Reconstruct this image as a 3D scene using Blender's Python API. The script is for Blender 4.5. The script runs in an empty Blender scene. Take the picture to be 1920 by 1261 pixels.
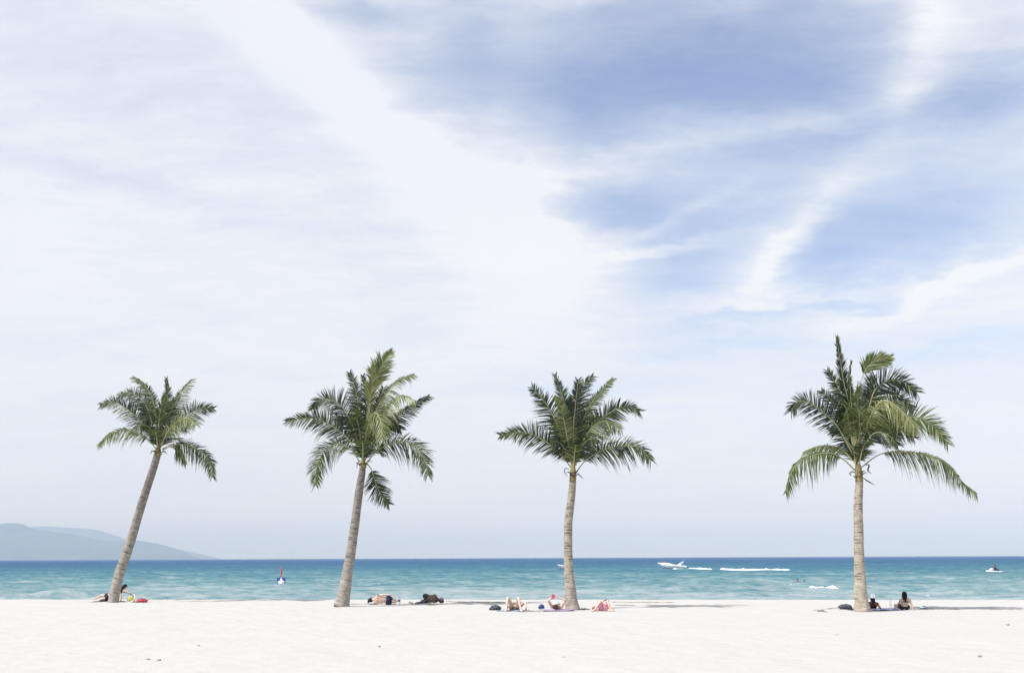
import bpy, bmesh, math, random
import numpy as np
from mathutils import Vector, Matrix, noise as mnoise

scene = bpy.context.scene
COL = scene.collection
R = math.radians

# ------------------------------------------------------------------ camera
F = 1867.0                      # focal length in photograph pixels (1920 wide)
EYE = 1.9                       # metres above the sand
ROLL = 8.0 / 1920.0
HZ = 1045.0                     # row of the horizon in the middle
SEA = -1.3                      # level of the sea below the sand terrace
CAM = Vector((0, 0, EYE))
RIGHT = Vector((math.cos(ROLL), 0, -math.sin(ROLL)))
UP = Vector((math.sin(ROLL), 0, math.cos(ROLL)))
FWD = Vector((0, 1, 0))

cam = bpy.data.objects.new('camera', bpy.data.cameras.new('camera'))
COL.objects.link(cam)
cam.data.sensor_width = 36.0
cam.data.lens = F / 1920.0 * 36.0
cam.data.shift_y = (HZ - 630.5) / 1920.0
cam.data.clip_end = 80000
cam.data.clip_start = 0.1
M = Matrix.Identity(4)
for i in range(3):
    M[i][0], M[i][1], M[i][2], M[i][3] = RIGHT[i], UP[i], -FWD[i], CAM[i]
cam.matrix_world = M
scene.camera = cam


def ray(px, py):
    return RIGHT * ((px - 960) / F) + UP * ((HZ - py) / F) + FWD


def W(px, py, d):               # the point seen at px, py and lying d metres out
    return CAM + ray(px, py) * d


def G(px, py, z=0.0):           # the point seen at px, py and lying at height z
    r = ray(px, py)
    return CAM + r * ((z - EYE) / r.z)


# ------------------------------------------------------------------ light
SUN_DIR = Vector((-0.60, -0.34, 0.95)).normalized()        # towards the sun
elev = math.asin(SUN_DIR.z)
azim = math.atan2(SUN_DIR.x, SUN_DIR.y)
sun = bpy.data.objects.new('sun', bpy.data.lights.new('sun', 'SUN'))
COL.objects.link(sun)
sun.data.energy = 3.7
sun.data.angle = R(0.6)
sun.data.color = (1.0, 0.98, 0.95)
sun.rotation_euler = SUN_DIR.to_track_quat('Z', 'Y').to_euler()
sun.location = (-30, -30, 60)

scene.view_settings.view_transform = 'Standard'
scene.view_settings.look = 'None'
scene.view_settings.gamma = 1.0
scene.view_settings.use_curve_mapping = False
scene.view_settings.exposure = 0.62

world = bpy.data.worlds.new('World')
scene.world = world
world.use_nodes = True
nt = world.node_tree
nt.nodes.clear()


def node(tree, kind, **kw):
    n = tree.nodes.new(kind)
    for k, v in kw.items():
        setattr(n, k, v)
    return n


def build_sky():
    L = nt.links.new

    def math_(op, a, b=None, c=None, clamp=False):
        n = node(nt, 'ShaderNodeMath', operation=op, use_clamp=clamp)
        for i, v in enumerate((a, b, c)):
            if v is None:
                continue
            if isinstance(v, (int, float)):
                n.inputs[i].default_value = v
            else:
                L(v, n.inputs[i])
        return n.outputs[0]

    def vmath(op, a, b=None, out=0):
        n = node(nt, 'ShaderNodeVectorMath', operation=op)
        for i, v in enumerate((a, b)):
            if v is None:
                continue
            if isinstance(v, (tuple, list, Vector)):
                n.inputs[i].default_value = tuple(v)
            elif isinstance(v, (int, float)):
                n.inputs['Scale'].default_value = v
            else:
                L(v, n.inputs[i])
        return n.outputs[out]

    tc = node(nt, 'ShaderNodeTexCoord')
    d = tc.outputs['Generated']
    sep = node(nt, 'ShaderNodeSeparateXYZ')
    L(d, sep.inputs[0])
    up = math_('MAXIMUM', sep.outputs[2], 0.0)
    inv = math_('DIVIDE', 1.0, math_('ADD', up, 0.13))
    comb = node(nt, 'ShaderNodeCombineXYZ')
    L(math_('MULTIPLY', sep.outputs[0], inv), comb.inputs[0])
    L(math_('MULTIPLY', sep.outputs[1], inv), comb.inputs[1])
    P = comb.outputs[0]                                     # position on the cloud layer

    # wind-torn domain warp
    wn = node(nt, 'ShaderNodeTexNoise')
    wn.inputs['Scale'].default_value = 1.7
    wn.inputs['Detail'].default_value = 5
    wn.inputs['Roughness'].default_value = 0.66
    L(P, wn.inputs['Vector'])
    warp = vmath('SCALE', vmath('SUBTRACT', wn.outputs['Color'], (0.5, 0.5, 0.5)), 0.105)
    dw = vmath('ADD', d, warp)

    front = math_('MULTIPLY_ADD', sep.outputs[1], 4.0, -0.4, clamp=True)

    def total(blobs):
        acc = 0.0
        for (px, py, s1, s2, ang, amp) in blobs:
            c = ray(px, py).normalized()
            a = R(ang)
            t1 = (RIGHT * math.cos(a) - UP * math.sin(a))
            t2 = (RIGHT * math.sin(a) + UP * math.cos(a))
            t1 = (t1 - c * t1.dot(c)).normalized()
            t2 = (t2 - c * t2.dot(c)).normalized()
            k = 1.0 / ray(px, py).length
            u = vmath('DOT_PRODUCT', dw, t1 / (s1 / F * k), 1)
            v = vmath('DOT_PRODUCT', dw, t2 / (s2 / F * k), 1)
            q = math_('MULTIPLY_ADD', v, v, math_('MULTIPLY', u, u))
            e = math_('EXPONENT', math_('MULTIPLY', q, -0.5))
            acc = math_('MULTIPLY_ADD', e, amp, acc)
        return acc

    blue = total([
        (1500, 280, 420, 240, 0, .15), (1180, 200, 330, 160, 0, .10),
        (1290, 140, 200, 70, 6, .62), (1380, 125, 120, 48, 5, .42), (1090, 190, 90, 60, 10, .38),
        (1180, 8, 130, 20, 0, .28), (660, -4, 70, 14, 0, .34), (880, 60, 50, 75, 0, .30),
        (1580, 130, 90, 85, 0, .30), (1850, 190, 100, 36, -4, .50), (1500, 295, 190, 26, -4, .26),
        (1150, 385, 80, 24, 4, .46), (1330, 400, 120, 26, 0, .34), (1290, 455, 90, 20, -8, .26),
        (1265, 518, 60, 26, -4, .48), (1690, 440, 130, 52, -6, .66), (1540, 480, 50, 34, -20, .34),
        (1380, 592, 100, 13, -6, .30), (1340, 652, 130, 13, 0, .22), (1790, 655, 120, 13, 0, .22),
        (1610, 562, 70, 8, 0, .26), (1110, 735, 110, 18, 0, .20), (230, 365, 200, 22, 4, .13),
        (260, 150, 260, 70, 0, .10), (780, 140, 90, 60, 20, .16)])
    white = total([
        (590, 120, 150, 38, 40, .30), (760, 260, 190, 60, 42, .22), (1000, 440, 90, 120, 0, .35),
        (1510, 425, 110, 22, -44, .40), (1455, 510, 34, 40, 0, .26), (1725, 100, 54, 130, 4, .32),
        (1700, 240, 30, 60, 0, .10), (1400, 262, 270, 18, -5, .30), (1230, 482, 80, 9, -6, .42),
        (1270, 408, 70, 9, -20, .32), (1800, 520, 170, 15, -22, .36), (1520, 552, 130, 10, -4, .24)])

    # combed streaks in the layer
    mp = node(nt, 'ShaderNodeMapping')
    mp.inputs['Rotation'].default_value = (0, 0, R(-24))
    mp.inputs['Scale'].default_value = (1.0, 2.4, 1)
    L(vmath('ADD', P, vmath('SCALE', warp, 2.0)), mp.inputs[0])
    sn = node(nt, 'ShaderNodeTexNoise')
    sn.inputs['Scale'].default_value = 1.3
    sn.inputs['Detail'].default_value = 9
    sn.inputs['Roughness'].default_value = 0.68
    sn.inputs['Distortion'].default_value = 0.4
    L(mp.outputs[0], sn.inputs['Vector'])
    st = math_('SUBTRACT', sn.outputs['Fac'], 0.5)

    # fine fibres drawn out along the wind
    mf = node(nt, 'ShaderNodeMapping')
    mf.inputs['Rotation'].default_value = (0, 0, R(30))
    mf.inputs['Scale'].default_value = (1.5, 4.2, 1)
    L(vmath('ADD', P, vmath('SCALE', warp, 2.0)), mf.inputs[0])
    fn = node(nt, 'ShaderNodeTexNoise')
    fn.inputs['Scale'].default_value = 2.6
    fn.inputs['Detail'].default_value = 8
    fn.inputs['Roughness'].default_value = 0.74
    L(mf.outputs[0], fn.inputs['Vector'])
    st = math_('MULTIPLY_ADD', math_('SUBTRACT', fn.outputs['Fac'], 0.5), 1.0, st)
    shaped = math_('MULTIPLY', math_('SUBTRACT', math_('MULTIPLY', blue, 1.4), white), front)
    # away from the frame the same broken cirrus goes on by noise alone
    back = math_('MULTIPLY', math_('SUBTRACT', 1.0, front), 0.28)
    base = math_('ADD', math_('ADD', shaped, back), 0.04)
    amt = math_('MULTIPLY_ADD', st, math_('MULTIPLY_ADD', blue, 1.4, 0.40), base)
    # cover fades softly towards clear blue
    amt = math_('MAXIMUM', amt, 0.0)
    amt = math_('SUBTRACT', 0.97, math_('MULTIPLY', math_('EXPONENT', math_('MULTIPLY', amt, -1.45)), 0.97))

    sky = node(nt, 'ShaderNodeTexSky')
    sky.sky_type = 'NISHITA'
    sky.sun_disc = False
    sky.sun_elevation = elev
    sky.sun_rotation = azim
    sky.altitude = 0
    sky.air_density = 1.0
    sky.dust_density = 0.0
    sky.ozone_density = 2.0
    bg1 = node(nt, 'ShaderNodeBackground')
    tint = node(nt, 'ShaderNodeMix', data_type='RGBA', blend_type='MULTIPLY')
    tint.inputs['Factor'].default_value = 1.0
    tint.inputs['B'].default_value = (1.08, 0.99, 1.06, 1)       # a slightly violet white balance
    L(sky.outputs[0], tint.inputs['A'])
    L(tint.outputs['Result'], bg1.inputs[0])
    bg1.inputs[1].default_value = 0.105

    # thin cloud: a little grey-blue where it is thick with shadow, white where torn
    cr = node(nt, 'ShaderNodeValToRGB')
    cr.color_ramp.elements[0].position = 0.25
    cr.color_ramp.elements[0].color = (0.835, 0.865, 0.945, 1)
    cr.color_ramp.elements[1].position = 0.72
    cr.color_ramp.elements[1].color = (0.925, 0.937, 0.962, 1)
    cn = node(nt, 'ShaderNodeTexNoise')
    cn.inputs['Scale'].default_value = 0.8
    cn.inputs['Detail'].default_value = 6
    cmap = node(nt, 'ShaderNodeMapping')
    cmap.inputs['Location'].default_value = (3.1, 1.7, 0)
    cmap.inputs['Scale'].default_value = (0.7, 1.7, 1)
    L(vmath('ADD', P, vmath('SCALE', warp, 3.0)), cmap.inputs[0])
    L(cmap.outputs[0], cn.inputs['Vector'])
    L(math_('ADD', cn.outputs['Fac'], math_('MULTIPLY', math_('MULTIPLY', white, front), 0.45)), cr.inputs[0])
    bg2 = node(nt, 'ShaderNodeBackground')
    L(cr.outputs[0], bg2.inputs[0])
    bg2.inputs[1].default_value = 0.665
    mix = node(nt, 'ShaderNodeMixShader')
    L(amt, mix.inputs[0])
    L(bg2.outputs[0], mix.inputs[1])
    L(bg1.outputs[0], mix.inputs[2])
    out = node(nt, 'ShaderNodeOutputWorld')
    L(mix.outputs[0], out.inputs[0])
    world.cycles.sampling_method = 'MANUAL'
    world.cycles.sample_map_resolution = 512


build_sky()

# ------------------------------------------------------------------ helpers


def mat(name, col, rough=0.6, var=0.18, scale=9.0, spec=0.4, col2=None, bump=0.0, coord='Object', metal=0.0):
    m = bpy.data.materials.new(name)
    m.use_nodes = True
    t = m.node_tree
    b = t.nodes['Principled BSDF']
    b.inputs['Roughness'].default_value = rough
    b.inputs['Specular IOR Level'].default_value = spec
    b.inputs['Metallic'].default_value = metal
    tc = node(t, 'ShaderNodeTexCoord')
    n = node(t, 'ShaderNodeTexNoise')
    n.inputs['Scale'].default_value = scale
    n.inputs['Detail'].default_value = 4
    t.links.new(tc.outputs[coord], n.inputs['Vector'])
    r = node(t, 'ShaderNodeValToRGB')
    c2 = col2 or tuple(c * (1 + var) for c in col)
    c1 = col if col2 else tuple(c * (1 - var) for c in col)
    r.color_ramp.elements[0].position = 0.35
    r.color_ramp.elements[1].position = 0.65
    r.color_ramp.elements[0].color = (*c1, 1)
    r.color_ramp.elements[1].color = (*c2, 1)
    t.links.new(n.outputs['Fac'], r.inputs[0])
    t.links.new(r.outputs[0], b.inputs['Base Color'])
    if bump:
        bp = node(t, 'ShaderNodeBump')
        bp.inputs['Strength'].default_value = bump
        bp.inputs['Distance'].default_value = 0.02
        t.links.new(n.outputs['Fac'], bp.inputs['Height'])
        t.links.new(bp.outputs[0], b.inputs['Normal'])
    return m


class MB:
    def __init__(self):
        self.v, self.f = [], []
        self.mi = []

    def add(self, vs, fs, mi=0):
        o = len(self.v)
        self.v += [tuple(p) for p in vs]
        self.f += [tuple(i + o for i in f) for f in fs]
        self.mi += [mi] * len(fs)
        return self

    def tube(self, pts, rad, seg=8, cap=True, flat=1.0, mi=0):
        pts = [Vector(p) for p in pts]
        n = len(pts)
        if not hasattr(rad, '__len__'):
            rad = [rad] * n
        vs, fs = [], []
        prev = None
        for i, p in enumerate(pts):
            t = (pts[min(i + 1, n - 1)] - pts[max(i - 1, 0)]).normalized()
            if prev is None:
                a = Vector((0, 0, 1)) if abs(t.z) < 0.9 else Vector((1, 0, 0))
                u = t.cross(a).normalized()
            else:
                u = (prev - t * prev.dot(t))
                u = u.normalized() if u.length > 1e-6 else t.orthogonal().normalized()
            prev = u
            w = t.cross(u)
            for k in range(seg):
                q = 2 * math.pi * k / seg
                vs.append(p + (u * math.cos(q) + w * math.sin(q) * flat) * rad[i])
        for i in range(n - 1):
            for k in range(seg):
                k2 = (k + 1) % seg
                fs.append((i * seg + k, i * seg + k2, (i + 1) * seg + k2, (i + 1) * seg + k))
        if cap:
            fs.append(tuple(reversed(range(seg))))
            fs.append(tuple(range((n - 1) * seg, n * seg)))
        return self.add(vs, fs, mi)

    def ball(self, c, r, seg=12, rings=8, rot=None, fn=None, mi=0):
        c = Vector(c)
        if not hasattr(r, '__len__'):
            r = (r, r, r)
        vs, fs = [], []
        for i in range(rings + 1):
            th = math.pi * i / rings
            for k in range(seg):
                ph = 2 * math.pi * k / seg
                p = Vector((math.sin(th) * math.cos(ph), math.sin(th) * math.sin(ph), math.cos(th)))
                s = fn(p) if fn else 1.0
                p = Vector((p.x * r[0], p.y * r[1], p.z * r[2])) * s
                if rot:
                    p = rot @ p
                vs.append(c + p)
        for i in range(rings):
            for k in range(seg):
                k2 = (k + 1) % seg
                fs.append((i * seg + k, (i + 1) * seg + k, (i + 1) * seg + k2, i * seg + k2))
        return self.add(vs, fs, mi)

    def box(self, c, s, rot=None, mi=0):
        c = Vector(c)
        vs = []
        for x in (-.5, .5):
            for y in (-.5, .5):
                for z in (-.5, .5):
                    p = Vector((x * s[0], y * s[1], z * s[2]))
                    vs.append(c + (rot @ p if rot else p))
        return self.add(vs, [(0, 1, 3, 2), (4, 6, 7, 5), (0, 4, 5, 1), (2, 3, 7, 6), (0, 2, 6, 4), (1, 5, 7, 3)], mi)

    def lathe(self, prof, c=(0, 0, 0), seg=16, mi=0):
        c = Vector(c)
        vs, fs = [], []
        for (r, z) in prof:
            for k in range(seg):
                a = 2 * math.pi * k / seg
                vs.append(c + Vector((r * math.cos(a), r * math.sin(a), z)))
        for i in range(len(prof) - 1):
            for k in range(seg):
                k2 = (k + 1) % seg
                fs.append((i * seg + k, i * seg + k2, (i + 1) * seg + k2, (i + 1) * seg + k))
        fs.append(tuple(reversed(range(seg))))
        fs.append(tuple(range((len(prof) - 1) * seg, len(prof) * seg)))
        return self.add(vs, fs, mi)

    def grid(self, nx, ny, fn, mi=0):
        vs = [fn(i / nx, j / ny) for j in range(ny + 1) for i in range(nx + 1)]
        fs = [(j * (nx + 1) + i, j * (nx + 1) + i + 1, (j + 1) * (nx + 1) + i + 1, (j + 1) * (nx + 1) + i)
              for j in range(ny) for i in range(nx)]
        return self.add(vs, fs, mi)

    def build(self, name, mats, parent=None, smooth=True, loc=None):
        me = bpy.data.meshes.new(name)
        me.from_pydata(self.v, [], self.f)
        for m in (mats if isinstance(mats, (list, tuple)) else [mats]):
            me.materials.append(m)
        me.polygons.foreach_set('material_index', self.mi)
        if smooth:
            me.polygons.foreach_set('use_smooth', [True] * len(me.polygons))
        me.update()
        o = bpy.data.objects.new(name, me)
        COL.objects.link(o)
        if parent:
            o.parent = parent
        if loc is not None:
            o.location = loc
        return o


def empty(name, loc, rz=0.0):
    o = bpy.data.objects.new(name, None)
    o.empty_display_size = 0.2
    o.location = loc
    o.rotation_euler = (0, 0, rz)
    COL.objects.link(o)
    return o


def tag(o, label=None, cat=None, group=None, kind=None):
    if label:
        o['label'] = label
    if cat:
        o['category'] = cat
    if group:
        o['group'] = group
    if kind:
        o['kind'] = kind
    return o


def mesh_from_arrays(name, V, Fq, material, smooth=True):
    me = bpy.data.meshes.new(name)
    me.vertices.add(len(V))
    me.vertices.foreach_set('co', np.asarray(V, dtype=np.float32).ravel())
    me.loops.add(Fq.size)
    me.loops.foreach_set('vertex_index', Fq.astype(np.int32).ravel())
    me.polygons.add(len(Fq))
    me.polygons.foreach_set('loop_start', np.arange(0, Fq.size, 4, dtype=np.int32))
    me.update(calc_edges=True)
    me.validate()
    me.polygons.foreach_set('use_smooth', [smooth] * len(me.polygons))
    me.materials.append(material)
    o = bpy.data.objects.new(name, me)
    COL.objects.link(o)
    return o


def grid_faces(nx, ny):
    i, j = np.meshgrid(np.arange(nx - 1), np.arange(ny - 1))
    a = (j * nx + i).ravel()
    return np.stack([a, a + 1, a + nx + 1, a + nx], 1)


def vnoise(x, y, seed=0):
    """smooth value noise on arrays"""
    xi, yi = np.floor(x).astype(np.int64), np.floor(y).astype(np.int64)
    xf, yf = x - xi, y - yi
    u, v = xf * xf * (3 - 2 * xf), yf * yf * (3 - 2 * yf)

    def h(a, b):
        n = (a * 374761393 + b * 668265263 + seed * 1274126177) & 0x7fffffff
        n = ((n ^ (n >> 13)) * 1274126177) & 0x7fffffff
        return ((n ^ (n >> 16)) & 0xffff) / 65535.0
    return (h(xi, yi) * (1 - u) + h(xi + 1, yi) * u) * (1 - v) + (h(xi, yi + 1) * (1 - u) + h(xi + 1, yi + 1) * u) * v


# ------------------------------------------------------------------ sand


def crest(x):
    return 46.6 - 0.112 * x


def sand_height(x, y):
    s = y - crest(x) - 0.5 * (vnoise(x * 0.25 + 9, y * 0.0 + 3, 5) - 0.5)
    z = -0.105 * 0.8 * np.logaddexp(0, s / 0.8)
    return np.maximum(z, -2.4)


def build_sand():
    xs = np.concatenate([np.linspace(-400, -50, 30)[:-1], np.arange(-50, 50.01, 0.2), np.linspace(50, 400, 30)[1:]])
    ys = np.concatenate([np.linspace(-60, 9, 24)[:-1], np.arange(9, 52, 0.16), np.linspace(52, 110, 30)])
    X, Y = np.meshgrid(xs, ys)
    Z = sand_height(X, Y)
    near = np.clip((Y - 5) / 6, 0, 1) * np.clip((55 - np.abs(X)) / 5, 0, 1)
    rel = 0.030 * (vnoise(X * .55, Y * .55, 1) - .5) + 0.030 * (vnoise(X * 1.5, Y * 1.2, 2) - .5) + 0.022 * (vnoise(X * 2.9, Y * 2.4, 3) - .5)
    Z = Z + near * rel * np.clip((crest(X) + 2 - Y) / 4, 0.15, 1)
    m = bpy.data.materials.new('white_sand')
    m.use_nodes = True
    t = m.node_tree
    b = t.nodes['Principled BSDF']
    b.inputs['Roughness'].default_value = 0.95
    b.inputs['Specular IOR Level'].default_value = 0.1
    tc = node(t, 'ShaderNodeTexCoord')
    n1 = node(t, 'ShaderNodeTexNoise')
    n1.inputs['Scale'].default_value = 0.35
    n1.inputs['Detail'].default_value = 8
    n1.inputs['Roughness'].default_value = 0.65
    n2 = node(t, 'ShaderNodeTexNoise')
    n2.inputs['Scale'].default_value = 4.5
    n2.inputs['Detail'].default_value = 7
    n2.inputs['Roughness'].default_value = 0.7
    n3 = node(t, 'ShaderNodeTexVoronoi')
    n3.inputs['Scale'].default_value = 2.3
    n3.inputs['Randomness'].default_value = 1.0
    for n in (n1, n2, n3):
        t.links.new(tc.outputs['Object'], n.inputs['Vector'])
    r = node(t, 'ShaderNodeValToRGB')
    r.color_ramp.elements[0].position = 0.32
    r.color_ramp.elements[0].color = (0.452, 0.440, 0.416, 1)
    r.color_ramp.elements[1].position = 0.66
    r.color_ramp.elements[1].color = (0.468, 0.457, 0.436, 1)
    t.links.new(n1.outputs['Fac'], r.inputs[0])
    # scattered dark grains and bits of shell
    sp = node(t, 'ShaderNodeTexNoise')
    sp.inputs['Scale'].default_value = 11
    sp.inputs['Detail'].default_value = 2
    t.links.new(tc.outputs['Object'], sp.inputs['Vector'])
    rs = node(t, 'ShaderNodeValToRGB')
    rs.color_ramp.elements[0].position = 0.72
    rs.color_ramp.elements[0].color = (0, 0, 0, 1)
    rs.color_ramp.elements[1].position = 0.80
    rs.color_ramp.elements[1].color = (0.55, 0.55, 0.55, 1)
    t.links.new(sp.outputs['Fac'], rs.inputs[0])
    mx = node(t, 'ShaderNodeMix', data_type='RGBA')
    mx.inputs['B'].default_value = (0.36, 0.33, 0.29, 1)
    t.links.new(rs.outputs[0], mx.inputs['Factor'])
    t.links.new(r.outputs[0], mx.inputs['A'])
    t.links.new(mx.outputs['Result'], b.inputs['Base Color'])
    ad = node(t, 'ShaderNodeMath', operation='MULTIPLY_ADD')
    t.links.new(n3.outputs['Distance'], ad.inputs[0])
    ad.inputs[1].default_value = 0.8
    t.links.new(n2.outputs['Fac'], ad.inputs[2])
    bp = node(t, 'ShaderNodeBump')
    bp.inputs['Strength'].default_value = 0.55
    bp.inputs['Distance'].default_value = 0.05
    t.links.new(ad.outputs[0], bp.inputs['Height'])
    t.links.new(bp.outputs[0], b.inputs['Normal'])
    o = mesh_from_arrays('beach', np.stack([X, Y, Z], -1).reshape(-1, 3), grid_faces(len(xs), len(ys)), m)
    tag(o, 'white sand beach in the foreground', kind='structure')


build_sand()

# ------------------------------------------------------------------ sea
rng = np.random.RandomState(4)
WAVES = []
for lam in (14, 9, 7, 5.6, 4.6, 3.8, 3.1, 2.6, 2.1, 1.7):
    for k in range(3):
        sp_ = 10 if lam > 6 else 44
        a = R(rng.uniform(-sp_, sp_)) - math.pi / 2 + R(5)
        WAVES.append((lam * rng.uniform(.9, 1.1), a, 0.0155 * lam ** 0.55 * rng.uniform(.7, 1.2), rng.uniform(0, 6.28)))


def wave_height(X, Y, spacing):
    Z = np.zeros_like(X)
    for lam, a, A, ph in WAVES:
        k = 2 * math.pi / lam
        w = np.clip(lam / (2.2 * spacing) - 1, 0, 1)
        p = k * (X * math.cos(a) + Y * math.sin(a)) + ph
        Z += A * w * (np.sin(p) + 0.25 * np.cos(2 * p))
    env = 0.45 + 1.1 * vnoise(X * 0.045 + 40, Y * 0.06 + 11, 7)
    Z *= env * np.clip((Y - 52) / 30, 0.1, 1)
    # the one low breaker in front of the right-hand trees
    Z += 0.42 * np.exp(-((Y - 102.3 - 0.02 * (X - 33)) / 1.3) ** 2) * np.exp(-((X - 33) / 5.5) ** 4)
    Z += 0.24 * np.exp(-((Y - 119) / 1.8) ** 2) * np.exp(-((X - 19) / 6) ** 2)
    Z += 0.2 * np.exp(-((Y - 96) / 1.5) ** 2) * np.exp(-((X + 2) / 5) ** 2)
    return Z


def sea_z(x, y):
    sp = max(0.4, y * 0.0066)
    return SEA + float(wave_height(np.array([[x]]), np.array([[y]]), np.array([[sp]]))[0, 0])


def build_sea():
    NR, NC = 1000, 620
    ys = np.concatenate([[50.0], 54 * np.exp(np.linspace(0, math.log(30000 / 54.0), NR - 1))])
    s = np.linspace(-1, 1, NC)
    Y = np.repeat(ys[:, None], NC, 1)
    X = s[None, :] * (36 + 0.66 * ys)[:, None]
    sp = np.repeat(np.maximum(np.gradient(ys)[:, None], 0), NC, 1)
    sp = np.maximum(sp, (2 * (36 + 0.66 * Y) / NC) * 0.9)
    Z = SEA + wave_height(X, Y, sp)
    m = bpy.data.materials.new('sea_water')
    m.use_nodes = True
    t = m.node_tree
    b = t.nodes['Principled BSDF']
    b.inputs['Roughness'].default_value = 0.12
    b.inputs['IOR'].default_value = 1.33
    b.inputs['Specular IOR Level'].default_value = 0.0
    geo = node(t, 'ShaderNodeNewGeometry')
    sep = node(t, 'ShaderNodeSeparateXYZ')
    t.links.new(geo.outputs['Position'], sep.inputs[0])

    def mm(op, a, bb=None, c=None, clamp=False):
        n = node(t, 'ShaderNodeMath', operation=op, use_clamp=clamp)
        for i, v in enumerate((a, bb, c)):
            if v is None:
                continue
            if isinstance(v, (int, float)):
                n.inputs[i].default_value = v
            else:
                t.links.new(v, n.inputs[i])
        return n.outputs[0]

    def tex(sx, sy, scale, detail=4, rough=.55, off=0):
        mp = node(t, 'ShaderNodeMapping')
        mp.inputs['Scale'].default_value = (sx, sy, 0.5)
        mp.inputs['Location'].default_value = (off, off * 1.7, 0)
        mp.inputs['Rotation'].default_value = (0, 0, R(6))
        n = node(t, 'ShaderNodeTexNoise')
        n.inputs['Scale'].default_value = scale
        n.inputs['Detail'].default_value = detail
        n.inputs['Roughness'].default_value = rough
        t.links.new(geo.outputs['Position'], mp.inputs[0])
        t.links.new(mp.outputs[0], n.inputs['Vector'])
        return n.outputs['Fac']

    big = tex(0.35, 1.0, 0.030, 5, .6, 3)
    mid = tex(0.55, 1.0, 0.11, 4, .6, 8)
    chop = tex(0.75, 1.0, 0.55, 5, .65, 1)
    fine = tex(0.6, 1.0, 2.4, 4, .6, 5)
    # depth of water grows with distance from the shore: pale over the sand, blue far out; wave light and dark is added on top
    lg = mm('LOGARITHM', mm('MAXIMUM', sep.outputs[1], 40.0), 10.0)
    dep = mm('MULTIPLY_ADD', lg, 1 / 1.65, -1.8 / 1.65)               # 63 m -> 0, 2.8 km -> 1
    dep = mm('ADD', dep, mm('MULTIPLY', mm('SUBTRACT', big, 0.5), 0.36))
    dep = mm('ADD', dep, mm('MULTIPLY', mm('SUBTRACT', mid, 0.5), 0.36))  # mid, chop and fine paint bright and dark wave faces into the colour
    dep = mm('ADD', dep, mm('MULTIPLY', mm('SUBTRACT', chop, 0.5), 0.80))
    dep = mm('ADD', dep, mm('MULTIPLY', mm('SUBTRACT', fine, 0.5), 0.25))
    cr = node(t, 'ShaderNodeValToRGB')
    e = cr.color_ramp.elements
    e[0].position, e[0].color = 0.0, (0.27, 0.325, 0.335, 1)
    e[1].position, e[1].color = 1.0, (0.016, 0.066, 0.175, 1)
    for p, c in ((.10, (0.185, 0.265, 0.28, 1)), (.22, (0.098, 0.200, 0.225, 1)), (.36, (0.044, 0.142, 0.188, 1)), (.55, (0.016, 0.085, 0.165, 1))):
        x = e.new(p)
        x.color = c
    t.links.new(dep, cr.inputs[0])
    t.links.new(cr.outputs[0], b.inputs['Base Color'])
    h = mm('MULTIPLY_ADD', chop, 0.30, mm('MULTIPLY', fine, 0.06))
    h = mm('MULTIPLY_ADD', mid, 3.0, h)
    bp = node(t, 'ShaderNodeBump')
    bp.inputs['Strength'].default_value = 0.8
    bp.inputs['Distance'].default_value = 1.0
    t.links.new(h, bp.inputs['Height'])
    t.links.new(bp.outputs[0], b.inputs['Normal'])
    gl = node(t, 'ShaderNodeBsdfGlossy')
    gl.inputs['Roughness'].default_value = 0.12
    t.links.new(bp.outputs[0], gl.inputs['Normal'])
    lw = node(t, 'ShaderNodeFresnel')
    lw.inputs['IOR'].default_value = 1.33
    t.links.new(bp.outputs[0], lw.inputs['Normal'])
    mxs = node(t, 'ShaderNodeMixShader')
    t.links.new(mm('MULTIPLY', lw.outputs[0], 0.22), mxs.inputs[0])
    t.links.new(b.outputs[0], mxs.inputs[1])
    t.links.new(gl.outputs[0], mxs.inputs[2])
    t.links.new(mxs.outputs[0], t.nodes['Material Output'].inputs[0])
    o = mesh_from_arrays('sea', np.stack([X, Y, Z], -1).reshape(-1, 3), grid_faces(NC, NR), m)
    tag(o, 'turquoise sea turning deep blue towards the horizon', kind='structure')


build_sea()

# ------------------------------------------------------------------ hills
hill_mat = mat('hill_forest', (0.045, 0.065, 0.035), rough=0.9, var=0.4, scale=0.004, spec=0.1)


def build_hill(name, label, d, prof, depth, seed):
    pxs = np.linspace(prof[0][0], prof[-1][0], 170)
    py = np.interp(pxs, [p[0] for p in prof], [p[1] for p in prof])
    x = (pxs - 960) / F * d
    ridge = np.array([W(a, bb, d).z for a, bb in zip(pxs, py)]) - SEA
    ridge = np.maximum(ridge, 0) + 0
    ny = 60
    sy = np.linspace(-1, 1, ny)
    X = np.repeat(x[None, :], ny, 0)
    S = np.repeat(sy[:, None], len(x), 1)
    width = depth * (0.35 + 0.65 * ridge / ridge.max())
    Y = d + S * width[None, :]
    prof_s = (1 - np.abs(S) ** 1.15) ** 1.0
    spur = vnoise(X / 600, Y / 1100, seed) - 0.5 + 0.5 * (vnoise(X / 250, Y / 430, seed + 1) - .5)
    Z = ridge[None, :] * np.clip(prof_s * (1 + 0.5 * spur * np.abs(S) * 2), 0, 1.0) + SEA - 1.0
    o = mesh_from_arrays(name, np.stack([X, Y, Z], -1).reshape(-1, 3), grid_faces(len(x), ny), hill_mat)
    tag(o, label, kind='structure')


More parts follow.
